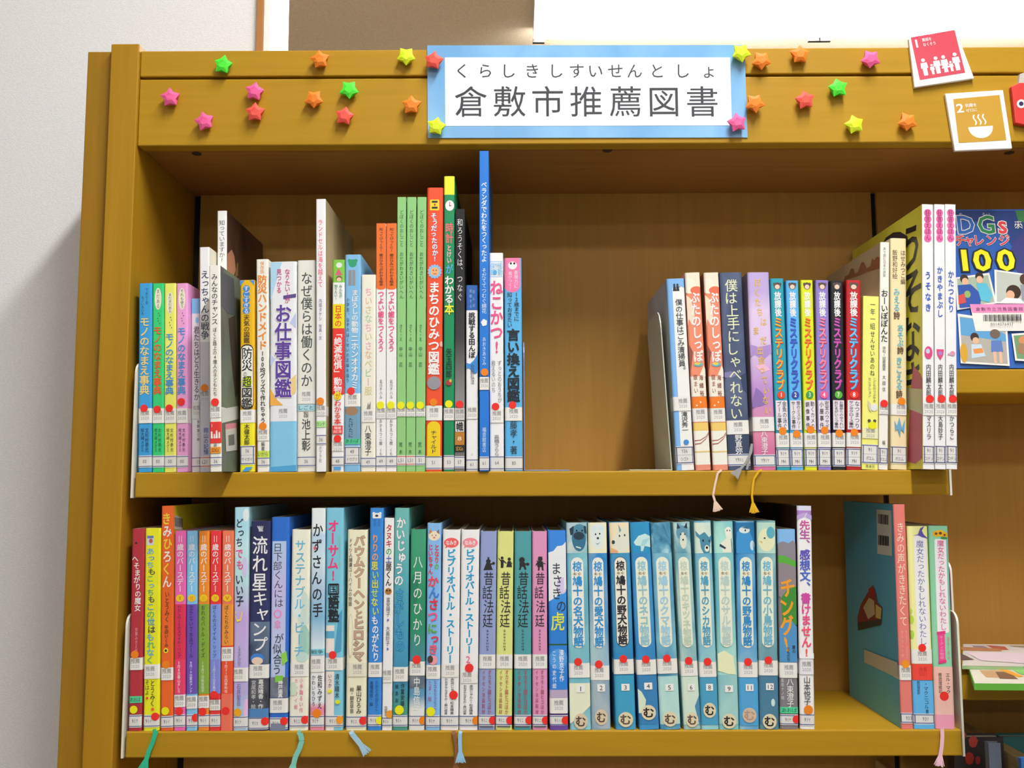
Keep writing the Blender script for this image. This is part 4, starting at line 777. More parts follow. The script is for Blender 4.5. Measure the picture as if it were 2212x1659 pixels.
bk('tall light blue hardcover with pink title on top and a black boxed word', 500, 610, 49, 493, 601, 1437, '#7cc2da',
   [R(0, .5, 790, 960, '#e8ddd4'), G([(.5, 970), (.75, 720), (.95, 690), (.9, 950)], '#4f9cc0'), R(0, .5, 1075, 1437, '#e8ded6'), R(0, .5, 825, 870, '#5aa6c8'), T('オーサム!', [.42, .38, .42, .4, .42], 125, 518, .6, '#ec3f7c', .06), T('のはちゃんのことば', .78, 220, 420, .14, '#9cd070'), R(.14, .76, 528, 600, '#23282e', 8), R(.2, .7, 536, 592, '#7cc2da', 6), T('国', .45, 532, 598, .5, '#23282e', .03), T('語塾', .46, 602, 770, .62, '#23282e', .05), REC(990, 1068, .42), DOT(.42, 973), T('清水晴木', .68, 1088, 1240, .26, '#2f3a44', .01), T('いつか', .28, 1088, 1175, .2, '#2f3a44', .01), E(.28, 1195, .12, 11, '#e4e02a'), E(.72, 1262, .14, 13, '#d8e02a'), CALL(1352, 1408, ['91シ'], u=.42), DOT(.85, 1372, '#f59a2a')])
bk('cream hardcover with outlined brown bubbly title and a pale blue ribbon', 633, 757, 186, 621, 746, 1436, '#e7e4c6',
   [T('バウムクーヘン', .6, 222, 690, .54, '#c2a28a', .07, '#6a4a42'), T('と', .6, 690, 745, .4, '#c2a28a', .06, '#6a4a42'), T('ヒロシマ', .6, 745, 1012, .56, '#c2a28a', .07, '#6a4a42'), T('ドイツ人捕虜ユーハイムの物語', .17, 238, 668, .17, '#4a4038', .01), E(.2, 850, .12, 130, '#cfc8ac'), E(.2, 850, .09, 122, '#e7e4c6'), REC(1020, 1105, .55, '#dddac6'), T('巣山ひろみ', .64, 1158, 1335, .26, '#3a3430', .02), T('絵・銀杏早苗', .3, 1170, 1330, .2, '#3a3430', .01), CALL(1354, 1410, ['91ス'], u=.4), DOT(.86, 1376, RED), RIB(.3, [(660, 1448), (690, 1485), (718, 1520)], '#9fc4d8', 30)])
sec(780, 1080, 2.866, Z_LO)
bk('tall blue hardcover with small multicoloured title and a bear badge', 55, 140, 50, 39, 123, 1440, '#3a86d2',
   [R(.2, .84, 82, 116, '#e6e6e2', 6), E(.28, 84, .1, 8, '#e6e6e2'), E(.76, 84, .1, 8, '#e6e6e2'), E(.5, 100, .12, 7, '#3a3a44'), T('あかねブ', .36, 122, 168, .24, '#2a5a9c'), T('ックス', .66, 122, 168, .24, '#2a5a9c'), T('りりの思い出せないものがたり', [.42, .42, .42, .4, .46, .44, .42, .42, .5, .46, .5, .5, .5, .56], 218, 1015, .5, ['#e0a070', '#d89a6a', '#e0a070', '#d8d84a', '#b8d860', '#d8d84a', '#b8d860', '#d8e04a', '#c8d85a', '#e8ecf0', '#e8ecf0', '#e8ecf0', '#e8ecf0', '#e8ecf0'], .04), REC(1022, 1112, .5), T('たかどのほうこ', .66, 1130, 1320, .24, '#234a80'), T('高橋和枝・絵', .28, 1135, 1290, .24, '#234a80', .01), CALL(1352, 1405, ['91タ'], u=.42), DOT(.9, 1378, YEL)])
bk('thin white book with red and brown title and a round animal face', 144, 205, 112, 128, 190, 1440, '#ecebe8',
   [T('タヌキの', .5, 152, 350, .62, ['#b83038', '#b83038', '#b83038', '#3f9a58'], .04), T('土居くん', .5, 350, 545, .6, ['#3f5fa8', '#3a2a28', '#3a2a28', '#3a2a28'], .04), E(.5, 577, .34, 20, '#a8783a'), E(.36, 572, .08, 6, '#3a2418'), E(.64, 572, .08, 6, '#3a2418'), T('富安陽子', .5, 615, 735, .42, '#4a4648'), E(.5, 757, .1, 7, '#5a6ab8'), T('大島妙子', .5, 795, 918, .42, '#4a4648'), E(.5, 937, .1, 7, '#5a6ab8'), REC(1062, 1145, .45), T('岩崎書店', .4, 1290, 1350, .3, '#4a4648'), DOT(.8, 1340, '#f59a2a'), CALL(1365, 1408, ['91ト'], u=.4)])
bk('tall teal-blue textured hardcover with white and blue title', 207, 298, 50, 193, 286, 1440, ('gr', '#4a9484', '#3f88a8', '#4798bc', '#4fa0b4', '#62b0ae', '#6ab4b0'),
   [T('かいじゅうの', [.46, .42, .46, .5, .36, .34], 108, 545, .62, '#eef0ec', .05, '#2f6a80'), T('さがしもの', [.4, .36, .42, .44, .44], 560, 960, .6, '#3f9ac8', .05, '#1f4a66'), REC(1050, 1140, .45), T('作富安陽子', .66, 1148, 1330, .26, '#1c3a40', .02), T('絵あおき', .28, 1148, 1320, .22, '#1c3a40', .02), DOT(.46, 1314, YEL, .0046), CALL(1354, 1408, ['91ト'], u=.42)])
bk('green hardcover with white title fading to grey-blue at its foot', 307, 402, 183, 293, 391, 1440, ('gr', '#dfe0da', '#5f94b4', '#4a8a98', '#2f8a68', '#2f8c66', '#389670', '#3f9a76'),
   [E(.3, 560, .25, 90, '#2a7c60'), T('八月のひかり', .5, 340, 930, .6, '#eceeea', .0), R(0, 1, 1100, 1180, ('wc', '#7d848a', '#5a6a78', 60.0)), T('中島信子', .5, 1112, 1340, .42, '#e0e6ea', .01), R(0, 1, 1345, 1440, '#dcdcd8'), REC(1015, 1102, .45), DOT(.48, 1003, RED, .0044), CALL(1354, 1408, ['91ナ'], u=.42), DOT(.92, 1378, ORA)])
bk('light blue hardcover with a cat face and playful red, green and blue title', 410, 497, 144, 398, 486, 1438, '#80b5e6',
   [E(.5, 225, .42, 30, '#e6d8c0'), G([(.14, 215), (.2, 182), (.36, 200)], '#c87a4a'), G([(.86, 215), (.84, 182), (.66, 200)], '#8a6a58'), E(.36, 222, .04, 3, DK), E(.62, 222, .04, 3, DK), E(.5, 236, .08, 5, '#c87a70'), T('となりの', .7, 278, 440, .34, ['#d83a3a', '#d83a3a', '#d83a3a', '#6ab03a'], .05), T('じいちゃん', .26, 278, 470, .34, '#d83a3a', .05), T('かん', [.46, .52], 478, 620, .76, ['#e04a5a', '#3f7fd0'], .06), T('さつ', [.5, .46], 620, 770, .72, ['#d8324a', '#ee5a8a'], .06), T('にっき', [.44, .56, .5], 775, 970, .66, ['#58a83a', '#d8324a', '#ee5a6a'], .06), E(.5, 1005, .32, 28, '#e89aa0'), E(.3, 1000, .2, 22, '#4a3a34'), REC(1036, 1122, .45), T('ななもりさちこ', .68, 1128, 1310, .24, '#6a4a90'), T('たま・絵', .3, 1130, 1260, .26, '#a03a70'), DOT(.36, 1323, YEL, .0046), CALL(1354, 1408, ['91ナ'], u=.44)])
for i, (a, b, p, q) in enumerate(((507, 613, 489, 603), (622, 732, 606, 721))):
    bk('white book with thick blue title and red speech bubble, %s' % ('no numeral below the title', 'pink numeral two below the title')[i], a, b, 185, p, q, 1440, '#ecebea',
       [E(.5, 268, .42, 30, '#e8605e' if not i else '#f08a92'), G([(.2, 285), (.14, 305), (.36, 292)], '#e8605e' if not i else '#f08a92'), H('なみき', .5, 268, .62, 26, '#f2f0ee', .03), T('ビブリオバトル・ストーリー', .5, 308, 1028 if not i else 968, .5, '#1f9ac8', .06)]
       + ([T('2', .45, 975, 1032, .5, '#e8689a', .02), REC(1082, 1150, .4), DOT(.52, 1055, RED, .0044)] if i else [REC(1032, 1112, .5)])
       + [T('赤羽じゅんこ・松本聰美', .64, 1118 if not i else 1160, 1345, .2, DK, .01), T('おおぎやなぎちか・森川成美', .3, 1118 if not i else 1160, 1345, .18, DK, .01), CALL(1356, 1410, ['91ナ'], u=.5)]
       + ([DOT(.92, 1380, ORA), RIB(.12, [(612, 1446), (612, 1500), (614, 1560)], '#8fc0dc', 22)] if i else [DOT(.72, 1222, RED, .0044), RIB(.75, [(575, 1450), (588, 1500), (592, 1560), (588, 1640)], '#8a5a3a', 22)]))
sec(1020, 1080, 2.866, Z_LO)
def figure(k):
    b = DK
    if k == 0: return [E(.5, 385, .15, 12, b), G([(.45, 355), (.5, 362), (.55, 355), (.56, 378), (.44, 378)], b), G([(.38, 395), (.6, 392), (.78, 440), (.2, 443)], b), G([(.55, 400), (.8, 396), (.8, 404), (.58, 412)], b), E(.82, 398, .09, 9, b)]
    if k == 1: return [E(.3, 365, .09, 9, b), G([(.2, 376), (.4, 376), (.4, 405), (.38, 428), (.22, 428), (.22, 405)], b), G([(.08, 362), (.22, 380), (.22, 388), (.08, 370)], b), G([(.4, 378), (.56, 395), (.56, 402), (.38, 388)], b), E(.74, 372, .1, 10, b), G([(.66, 384), (.82, 384), (.92, 422), (.56, 422)], b), G([(.56, 398), (.68, 386), (.68, 394)], b), G([(.82, 384), (.94, 400), (.9, 404)], b)]
    if k == 2: return [E(.44, 378, .17, 18, b), G([(.3, 392), (.6, 392), (.66, 420), (.3, 422)], b), G([(.3, 418), (.42, 420), (.36, 442), (.26, 440)], b), G([(.52, 418), (.64, 416), (.72, 436), (.6, 440)], b), E(.78, 404, .1, 9, b), G([(.58, 398), (.78, 400), (.78, 408), (.58, 408)], b)]
    return [E(.54, 372, .16, 14, b), G([(.4, 356), (.7, 356), (.66, 364), (.42, 364)], b), G([(.36, 386), (.72, 386), (.76, 422), (.34, 422)], b), G([(.4, 420), (.52, 420), (.48, 446), (.38, 444)], b), G([(.62, 420), (.74, 420), (.78, 444), (.66, 444)], b), G([(.3, 380), (.9, 400), (.9, 404), (.3, 386)], b), G([(.36, 388), (.22, 410), (.28, 414), (.4, 400)], b)]
for i, (a, b, p, q, col, cn, xt) in enumerate(((52, 152, 37, 140, '#8f9dca', 'lavender-blue', 1345), (157, 257, 144, 246, '#d5db84', 'pale yellow-green', 1345), (262, 367, 259, 366, '#4f9aa0', 'teal', 1345), (371, 463, 373, 467, '#d992b8', 'dusty pink', 1345))):
    bk('%s spined paperback with a black silhouette above thin black title, one of four' % cn, a, b, 195, p, q, 1440, col,
       figure(i) + [T('昔話法廷', [.54, .46, .56, .5], 450, 805, .62, '#2a2a2e', -.006), T('Season%d' % (i + 2), .5, 815, 950, .3, '#3a3a40', .01), REC(972, 1060, .5), T('オカモト國ヒコほか', .66, 1066, 1345, .22, '#b8405a' if i % 3 else '#a04a5a', .01), T('イマセン法廷取材', .3, 1066, 1345, .2, '#a83a50', .01), CALL(1354, 1406, ['91ニ'], u=.36), DOT(.88, 1379, RED), R(.1, .9, 1414, 1422, '#5a5a66')])
bk('blue sky and sea painted hardcover with dark title and one yellow-green character', 468, 581, 189, 481, 595, 1438, ('gr', '#5a3f8a', '#9a8ab8', '#2f7fd0', '#3f90dc', '#2f7cd0', '#2f7fd2', '#3f92e0', '#3a8cdc', '#3f8ede', '#3a86dc'),
   [G([(0, 330), (.3, 320), (.5, 290), (.8, 285), (1, 262), (1, 560), (.7, 590), (.3, 620), (0, 640)], '#dfe4f0'), E(.75, 540, .3, 50, '#cfc4e4'), T('まさきの', [.44, .5, .46, .7], 392, 708, .56, '#30343c', .01), T('虎', .5, 705, 825, .76, '#d8e04a', .02), R(0, 1, 905, 915, '#2c5a3a'), R(0, 1, 915, 1190, '#2f80d4'), E(.5, 1000, .5, 60, '#4f9ae0'), T('濱野京子作', .68, 940, 1140, .26, '#e6ecf2', .02), T('こうの史代絵', .28, 945, 1185, .22, '#e6ecf2', .01), R(0, 1, 1190, 1240, '#b4a4c0'), R(0, 1, 1408, 1438, '#6a4a9a'), REC(1240, 1336, .5), CALL(1354, 1404, ['91ハ'], u=.42), DOT(.86, 1378, RED)])
# ten volumes of one animal-story series, all blue watercolour
def animal(k):
    """the painted head on top of each spine, in spine widths and measured pixels of the first two (135-335)"""
    D2, L2, C2, B2 = '#35708e', '#cfe0dc', '#e8e6cc', '#2a3c48'
    if k == 0: return [R(0, 1, 140, 335, ('wc', '#8cb8c4', '#d4dcd0', 30.0)), E(.6, 240, .34, 80, D2), E(.62, 195, .34, 42, '#4f86a0'), G([(.15, 180), (.36, 160), (.34, 215), (.2, 222)], B2), G([(.95, 165), (.84, 160), (.86, 205), (.97, 212)], B2), E(.6, 225, .26, 24, B2), E(.5, 192, .04, 6, '#16242c'), E(.76, 192, .04, 6, '#16242c'), G([(.45, 290), (.7, 300), (.68, 308), (.45, 298)], L2)]
    if k == 1: return [R(0, 1, 140, 335, '#e2e3c4'), E(.5, 230, .36, 78, '#d9e3e0'), E(.3, 180, .14, 20, '#cfe0e4'), E(.72, 180, .14, 20, '#cfe0e4'), E(.4, 215, .04, 6, B2), E(.62, 212, .04, 6, B2), E(.52, 240, .06, 7, B2), G([(.36, 268), (.5, 282), (.66, 264), (.5, 276)], '#4f8fae')]
    if k == 2: return [R(0, 1, 140, 335, '#e8d9b4'), G([(.4, 200), (.45, 150), (.6, 190), (.85, 150), (.9, 200), (.95, 280), (.8, 335), (.45, 335), (.2, 300), (.1, 262)], '#d9dccb'), G([(.45, 150), (.6, 190), (.5, 205)], '#6a94a0'), E(.5, 226, .04, 7, B2), E(.76, 222, .04, 7, B2), E(.18, 265, .08, 12, B2), G([(.05, 300), (.4, 320), (.4, 335), (0, 335)], '#d8a878')]
    if k == 3: return [R(0, 1, 140, 335, '#2f90c0'), G([(.15, 265), (.4, 225), (.75, 212), (.98, 228), (.98, 300), (.7, 290), (.6, 322), (.5, 322), (.5, 290), (.25, 285)], '#bfe0dc'), G([(.5, 290), (.62, 250), (.98, 240), (.7, 288)], '#9fd0d4')]
    if k == 4: return [R(0, 1, 140, 335, ('wc', '#2c6a88', '#a8d4dc', 70.0, '#5a9cb8'))]
    if k == 5: return [R(0, 1, 140, 335, ('wc', '#3f7f9c', '#c4dcd4', 50.0, '#7fb0bc')), E(.5, 205, .34, 44, '#5f94aa'), G([(.2, 180), (.25, 140), (.42, 175)], B2), G([(.62, 172), (.8, 140), (.84, 180)], B2), E(.55, 255, .2, 50, '#d8dccb'), E(.42, 215, .04, 6, B2), E(.66, 215, .04, 6, B2), E(.54, 250, .05, 6, B2)]
    if k == 6: return [R(0, 1, 140, 335, ('wc', '#a8cfcc', '#dfe4cf', 30.0)), G([(.3, 220), (.05, 190), (.1, 225), (.3, 245), (.35, 300), (.5, 335), (.85, 335), (.9, 280), (1, 240), (1, 220), (.85, 235), (.6, 200)], '#4a8aa4'), E(.5, 255, .05, 8, '#16242c'), E(.86, 258, .04, 8, '#16242c'), E(.7, 305, .14, 20, '#dfe4cf'), E(.7, 300, .07, 8, '#16242c')]
    if k == 7: return [R(0, 1, 140, 335, ('wc', '#6fc0c4', '#a8dccf', 26.0)), G([(.55, 180), (.85, 172), (.92, 215), (.88, 330), (.45, 330), (.3, 275), (.62, 240)], '#dfe3cf'), E(.74, 195, .17, 26, '#e6e6d6'), E(.68, 192, .03, 5, B2), E(.82, 192, .03, 5, B2), G([(.3, 275), (.6, 300), (.55, 310), (.26, 290)], B2), G([(.88, 240), (.93, 330), (.9, 330), (.86, 245)], B2)]
    if k == 8: return [R(0, 1, 140, 335, '#2a74a8'), G([(0, 280), (.05, 205), (.35, 165), (.7, 190), (.9, 250), (.98, 335), (0, 335)], '#3f90cc'), E(.46, 188, .28, 20, '#d4e0dc'), G([(.3, 172), (.6, 165), (.72, 182), (.5, 178)], '#3a6a7c'), E(.5, 190, .04, 6, '#16242c'), E(.85, 285, .12, 30, '#bcd8d8')]
    return [R(0, 1, 140, 335, ('wc', '#8cc8c8', '#cfe0c0', 24.0)), E(.5, 250, .44, 70, '#dcdfb8'), E(.72, 205, .22, 36, '#5aa8b8'), E(.4, 240, .05, 6, B2), G([(.28, 262), (.1, 256), (.26, 275)], '#c8b078')]
SERIES = (
    (580, 711, 143, 605, 736, 1438, '1', '名犬', ('wc', '#4a98b4', '#8cc8d0', 18.0), '#2f8fcb', 1018, 1185, 1385, 'a dark dog'),
    (715, 833, 141, 740, 857, 1436, '2', '愛犬', ('wc', '#2f86c4', '#bcd4cc', 12.0), '#2f8fcb', 1032, 1178, 1358, 'a white dog'),
)
for (a, b, yt, p, q, yb, num, an, col, tc, dy, ny, sy, cn) in SERIES:
    foot = [G([(0, 1150), (1, 1150), (1, 1290), (.6, 1340), (0, 1400)], '#dfe3c8')] if num == '1' else [R(0, 1, 1125, 1430, ('wc', '#5a8cae', '#a4b4bc', 24.0))]
    bk('blue watercolour animal-story volume numbered %s with %s at its top' % (num, cn), a, b, yt, p, q, yb, col,
       animal(int(num) - 1) + foot + [R(.2, .78, 362, 932, '#e6e6da', 60), R(.22, .76, 366, 928, '#eceade', 56), T('椋', .49, 388, 452, .44, tc, .05), E(.35, 466, .08, 9, '#cfc8a8'), E(.6, 466, .08, 9, '#cfc8a8'), H('むく', .48, 466, .34, 14, DK, .02), T('鳩十の%s物語' % an, .49, 480, 922, .46, tc, .05),
        REC(dy + 8, dy + 98, .45), DOT(.44, dy), R(.34, .74, ny - 24, ny + 22, '#e6e6e2'), H(num, .54, ny, .2, 26, '#3a3a3e', .01), E(.52, sy, .33, 46, '#d2c2a4'), H('む', .52, sy, .5, 56, '#4a3d34', .04)], name='book')
sec(1480, 1080, 2.866, Z_LO)
k = 2.967/2.866
KX = lambda x: (1200 - 1480)*2.866 + x/k; KY = lambda y: (1100 - 1080)*2.866 + y/k
SER2 = (
    (KX(344), KX(470), KY(82), KX(386), KX(518), KY(1430), 2, '3', '野犬', ('wc', '#2f84b8', '#4f9cc4', 14.0), '#26282c', KY(977), KY(1160), KY(1365), 'a pale fox-like dog', '#3f9cc0'),
    (KX(475), KX(603), KY(83), KX(538), KX(666), KY(1423), 3, '4', 'ネコ', ('wc', '#2f7fba', '#4a9cd0', 14.0), '#8fc0cc', KY(976), KY(1148), KY(1315), 'a cat tail', '#3a7fb4'),
    (KX(607), KX(738), KY(86), KX(674), KX(802), KY(1423), 4, '5', 'クマ', ('wc', '#3f86ae', '#8cc8d4', 20.0), '#9cc8dc', KY(970), KY(1157), KY(1357), 'dense dark leaves', '#9ad0d0'),
    (KX(743), KX(875), KY(83), 2, 94, 1430, 5, '6', 'キツネ', ('wc', '#6aa8b4', '#cfe0cc', 16.0), '#bccdb8', 1008, 1172, 1370, 'a dark fox', '#c4dccb'),
    (49, 162, 130, 98, 211, 1428, 6, '8', 'シカ', ('wc', '#4f9fc0', '#a8d8d4', 16.0), '#4f9cba', 1012, 1170, 1310, 'a deer', '#4a9cc0'),
    (171, 300, 132, 215, 331, 1432, 7, '9', 'サル', ('wc', '#6cb8c0', '#a8d8cc', 16.0), '#b4ccc4', None, 1182, 1380, 'a sitting monkey', '#8cc8c4'),
    (309, 432, 131, 341, 458, 1423, 8, '11', '野鳥', ('wc', '#3f8cc4', '#a4d4dc', 14.0), '#2f88c4', 1010, 1168, 1336, 'a blue bird', '#4f9fd0'),
    (441, 563, 129, 466, 581, 1429, 9, '12', '小鳥', ('wc', '#4a7f94', '#9cccc8', 14.0), '#6cb0c8', 1004, 1168, 1380, 'a yellowish small bird', '#4a7c98'))
for (a, b, yt, p, q, yb, ai, num, an, col, tc, dy, ny, sy, cn, fc) in SER2:
    foot = [R(0, 1, 1105, 1400, ('wc', fc, '#cfe0d0' if num in '569' else fc, 20.0))]
    if num == '4': foot.append(G([(0, 1180), (.2, 1200), (.4, 1250), (.3, 1330), (0, 1330)], '#cfe0c8'))
    if num == '9': foot = [G([(0, 965), (.35, 945), (.8, 980), (.92, 1095), (.5, 1090), (0, 1070)], '#e0e4bc'), R(0, 1, 1096, 1400, ('wc', '#7cb8c0', '#a4d0c8', 14.0))]
    if num == '6': foot.append(G([(1, 1220), (.7, 1290), (.9, 1400), (1, 1400)], '#4a88b0'))
    if num == '12': foot.append(E(.7, 1265, .1, 22, '#c8dcd4'))
    pill = '#e9e3d2' if num == '3' else '#e2e6cf'
    dark_seal = num in ('4', '8', '9', '12')
    bk('blue watercolour animal-story volume numbered %s with %s at its top' % (num, cn), a, b, yt, p, q, yb, col,
       animal(ai) + foot + [R(.18, .8, 358, 925, '#3a4a50' if num == '3' else '#dfe6dc', 60), R(.2, .78, 362, 921, pill, 56), T('椋', .49, 384, 448, .42, tc, .05), E(.37, 461, .08, 9, '#cfc8a8'), E(.6, 461, .08, 9, '#cfc8a8'), H('むく', .49, 461, .32, 14, DK, .02), T('鳩十の%s物語' % an, .49, 476, 912, .46, tc, .05)]
       + ([REC(dy + 2, dy + 94, .48), DOT(.48, dy)] if dy else []) + [R(.34, .74, ny - 22, ny + 20, '#e6e6e2'), H(num, .54, ny, .16*len(num) + .04, 24, '#3a3a3e', .01), E(.5, sy, .36, 44, '#d8cfae' if num != '11' else '#c9b49c'), H('む', .5, sy, .56, 54, '#26241f' if dark_seal else '#5a4a3e' if num != '11' else '#b09078', .05)])
bk('grey hardcover with a mountain picture and slanted orange title', 569, 686, 181, 593, 700, 1419, '#7f7b80',
   [R(0, 1, 181, 275, '#7fb4e4'), G([(0, 268), (.3, 258), (.6, 270), (.85, 250), (1, 272), (1, 420), (0, 400)], '#87838c'), G([(0, 345), (.4, 350), (1, 385), (1, 420), (.5, 400), (0, 392)], '#58a83f'), G([(0, 392), (.5, 400), (1, 420), (1, 560), (.4, 640), (0, 600)], '#8a8288'), G([(.15, 610), (.5, 560), (1, 540), (1, 780), (.5, 760), (.2, 800)], '#3f8a3a'), G([(0, 800), (.6, 740), (1, 790), (1, 1010), (0, 1010)], '#4f8fc0'), T('チング!', [.52, .46, .46, .4], 490, 960, .82, '#ee9a2a', .05, None, .2), T('夏の', .8, 905, 955, .2, DK, .01), T('ともだち', .5, 915, 1005, .2, DK, .01), T('八束澄子', .56, 1108, 1285, .38, '#e2e2e0', .02), T('高岡ナノ絵', .14, 1108, 1240, .16, '#d0d0d0'), REC(1012, 1106, .5), STK(1284, 1322, 'あおば', '#52d09a'), CALL(1336, 1386, ['91ヤ'], u=.42), DOT(.88, 1357, RED)])
bk('tall white hardcover with violet, blue and pink title, beside the gap on the lower shelf', 692, 784, 37, 713, 803, 1414, '#eceaf0',
   [R(0, 1, 37, 66, '#d4d4e8'), R(0, 1, 66, 100, '#a884c4'), G([(0, 96), (.5, 80), (1, 96), (1, 126), (.5, 106), (0, 126)], '#b4a0d4'), T('〈', .45, 78, 130, .5, '#f0eef4'), T('先生、', .5, 128, 305, .72, ['#c8509a', '#b0509c', '#b0509c'], .04), T('感想文、', .48, 310, 575, .72, ['#5a50b4', '#4a5cbc', '#3f66c0', '#3f66c0'], .04), T('書けません!', .5, 580, 985, .66, ['#c84aa0', '#d84a90', '#e04a80', '#e8506c', '#e8506c', '#e85a50'], .05), G([(0, 950), (.3, 975), (.7, 970), (1, 950), (1, 985), (0, 985)], '#f0eef6'), REC(990, 1082, .48, '#dfdee4'), T('山本悦子', .5, 1092, 1268, .46, '#3c3d44', .01), DOT(.56, 1296, ORA, .0046), CALL(1328, 1386, ['91ヤ'], u=.48)], left=('wc', '#1c1818', '#4a2a22', 14.0))
shelve('books on the lower shelf, left run')

# ------------------------------------------------------------------ lower shelf, right run
sec(1800, 1060, 2.769, Z_LO)
bk('tall coral-spined book whose blue-green back cover faces the gap', 358, 430, 82, 410, 479, 1418, '#dd7a72',
   [T('きみの声がききたくて', [.52, .5, .5, .5, .5, .5, .5, .5, .46, .5], 190, 815, .66, '#ecd6c0', .0), T('オーウェン・コルファー', .68, 838, 1010, .2, '#e8b8b0'), T('ブリジット訳', .32, 838, 1000, .2, '#e8b8b0'), REC(1046, 1132, .5), DOT(.5, 1037, '#f59420'), CALL(1330, 1378, ['933'], '#3f4f90', 'box', u=.62, u0=-.1)], D=.15, left='#5cb0d0',
   side=[('SG', 'L', [(252, 112), (340, 120), (346, 392), (258, 378)], '#d6d8ce')] + [('SG', 'L', [(262 + 8*j, 140 + j), (266 + 8*j + (j % 3), 140 + j), (266 + 8*j + (j % 3), 198 + j), (262 + 8*j, 197 + j)], '#30302e') for j in range(8)] + [('SG', 'L', [(266 + 8*j, 266 + j), (270 + 8*j + (j % 2)*2, 266 + j), (270 + 8*j + (j % 2)*2, 325 + j), (266 + 8*j, 324 + j)], '#30302e') for j in range(8)]
        + [('SG', 'L', [(145, 760), (165, 680), (200, 620), (235, 565), (255, 620), (262, 670), (292, 700), (288, 800), (240, 815), (150, 838)], '#8a3a34'), ('SG', 'L', [(180, 700), (215, 640), (245, 660), (250, 740), (210, 770)], '#c9b490'), ('SG', 'L', [(210, 590), (238, 568), (250, 620), (225, 640)], '#b02c2c'), ('SG', 'L', [(255, 680), (290, 705), (285, 770), (255, 760)], '#d2bc6a'), ('SG', 'L', [(150, 790), (285, 770), (285, 806), (150, 836)], '#3a4438'), ('SG', 'L', [(188, 950), (408, 1038), (408, 1132), (190, 1028)], '#c4c4b4')])
bk('yellow and white hardcover with a witch hat, blue foot and a red band label', 441, 568, 213, 486, 608, 1416, '#e8ea9c',
   [R(.28, .9, 262, 960, '#eceef0', 36), G([(.24, 270), (.5, 262), (.62, 225), (.82, 212), (.7, 240), (.78, 262), (1, 288), (.7, 280), (.5, 268)], '#5a52a4'), T('魔女だったかもしれないわたし', .58, 298, 925, .36, '#5a5fa0', .0), E(.06, 775, .1, 24, '#b4d84a'), E(.05, 862, .1, 24, '#a8d44a'), G([(.0, 700), (.1, 720), (.0, 740)], '#b4d84a'), R(0, 1, 1130, 1416, '#5fb0e4'), T('・マクニコル', .62, 1140, 1300, .22, '#2a3a54', .02), T('著', .64, 1300, 1328, .16, '#2a3a54'), T('櫛田理絵訳', .26, 1135, 1215, .14, '#2a3a54'), REC(948, 1034, .5), DOT(.5, 940), R(0, 1, 1036, 1130, '#e8483c'), H('推薦', .5, 1068, .4, 24, '#b83028'), H('2021', .5, 1095, .4, 20, '#b83028'), CALL(1334, 1382, ['93マ'], '#3f4f90', 'box', u=.55)])
bk('green hardcover with sunflowers, pink title and a pink ribbon below', 571, 687, 211, 611, 728, 1413, '#8ccca6',
   [R(.26, .86, 290, 850, '#f2e4ec', 10), E(.36, 258, .18, 18, '#e8a820'), E(.58, 255, .2, 20, '#f0b424'), E(.8, 265, .16, 16, '#e8a820'), E(.36, 258, .07, 7, '#6a4020'), E(.58, 255, .08, 8, '#6a4020'), E(.8, 265, .06, 6, '#6a4020'), E(.76, 284, .18, 8, '#3f8a4a'), R(.92, 1, 290, 700, '#8cc4dc'), T('魔女だったかもしれないわたし', .57, 296, 835, .36, '#d45a92', .0), R(.26, .62, 848, 1024, '#e84a8e'), G([(.22, 845), (.66, 838), (.66, 856), (.22, 862)], '#d83a80'), G([(.24, 1020), (.66, 1008), (.66, 1026), (.24, 1034)], '#d83a80'), T('キーディの物語', .44, 866, 1006, .2, '#f0a8c8'), T('魔女と姉妹', .8, 870, 1010, .14, '#d8789c'), R(0, 1, 1050, 1413, '#e8b8ac'), R(0, 1, 1330, 1413, '#e69ab0'), T('エル・マク', .7, 1085, 1210, .24, '#2c2c34', .02), T('櫛田理絵訳', .3, 1085, 1205, .18, '#2c2c34'), REC(1232, 1316, .46), DOT(.48, 1222, RED, .0046), CALL(1334, 1382, ['93マ'], '#4f4f98', 'box', u=.55), RIB(.35, [(650, 1424), (652, 1470), (648, 1530), (640, 1585)], '#e6b8c4', 22)], right='#c0404a')
shelve('books on the lower shelf, right run')

# ------------------------------------------------------------------ bookends
def bookend(label, x, lean, up, foot0, foot1, mat):
    root = empty('bookend', (x, 0.0, Z_UP)); tag(root, label, 'bookend', 'steel bookends on the upper shelf')
    mb = MB(); hw = 0.0006; pts = []
    y0, y1, h = 0.004, 0.10, up
    pts = [(y0, 0.0005), (y1, 0.0005), (y1, h - 0.02)] + [(y1 - 0.02 + 0.02*math.cos(a), h - 0.02 + 0.02*math.sin(a)) for a in [math.pi/2*i/5 for i in range(1, 6)]] + [(y0 + 0.02 + 0.02*math.cos(a), h - 0.02 + 0.02*math.sin(a)) for a in [math.pi/2 + math.pi/2*i/5 for i in range(0, 6)]]
    n = len(pts); tl = math.tan(lean)
    mb.add([(-hw + tl*z, y, z) for y, z in pts] + [(hw + tl*z, y, z) for y, z in pts], [tuple(range(n))[::-1], tuple(range(n, 2*n))] + [(i, (i + 1) % n, n + (i + 1) % n, n + i) for i in range(n)], mat); mb.build('upright_plate', root)
    mb = MB(); mb.box(foot0 - x, foot1 - x, 0.004, 0.10, 0.0001, 0.0013, mat); mb.build('base_plate', root, 0.0004)
x1 = at(1131, 1018, 0).x
bookend('blue-grey steel bookend lying flat to the right of the left run of books', x1 + 0.0009, 0.0, 0.14, x1 + 0.0003, at(1232, 1018, 0).x, M('#6f86b0', 0.4, 0.2))
x2 = at(1454, 1014, 0).x
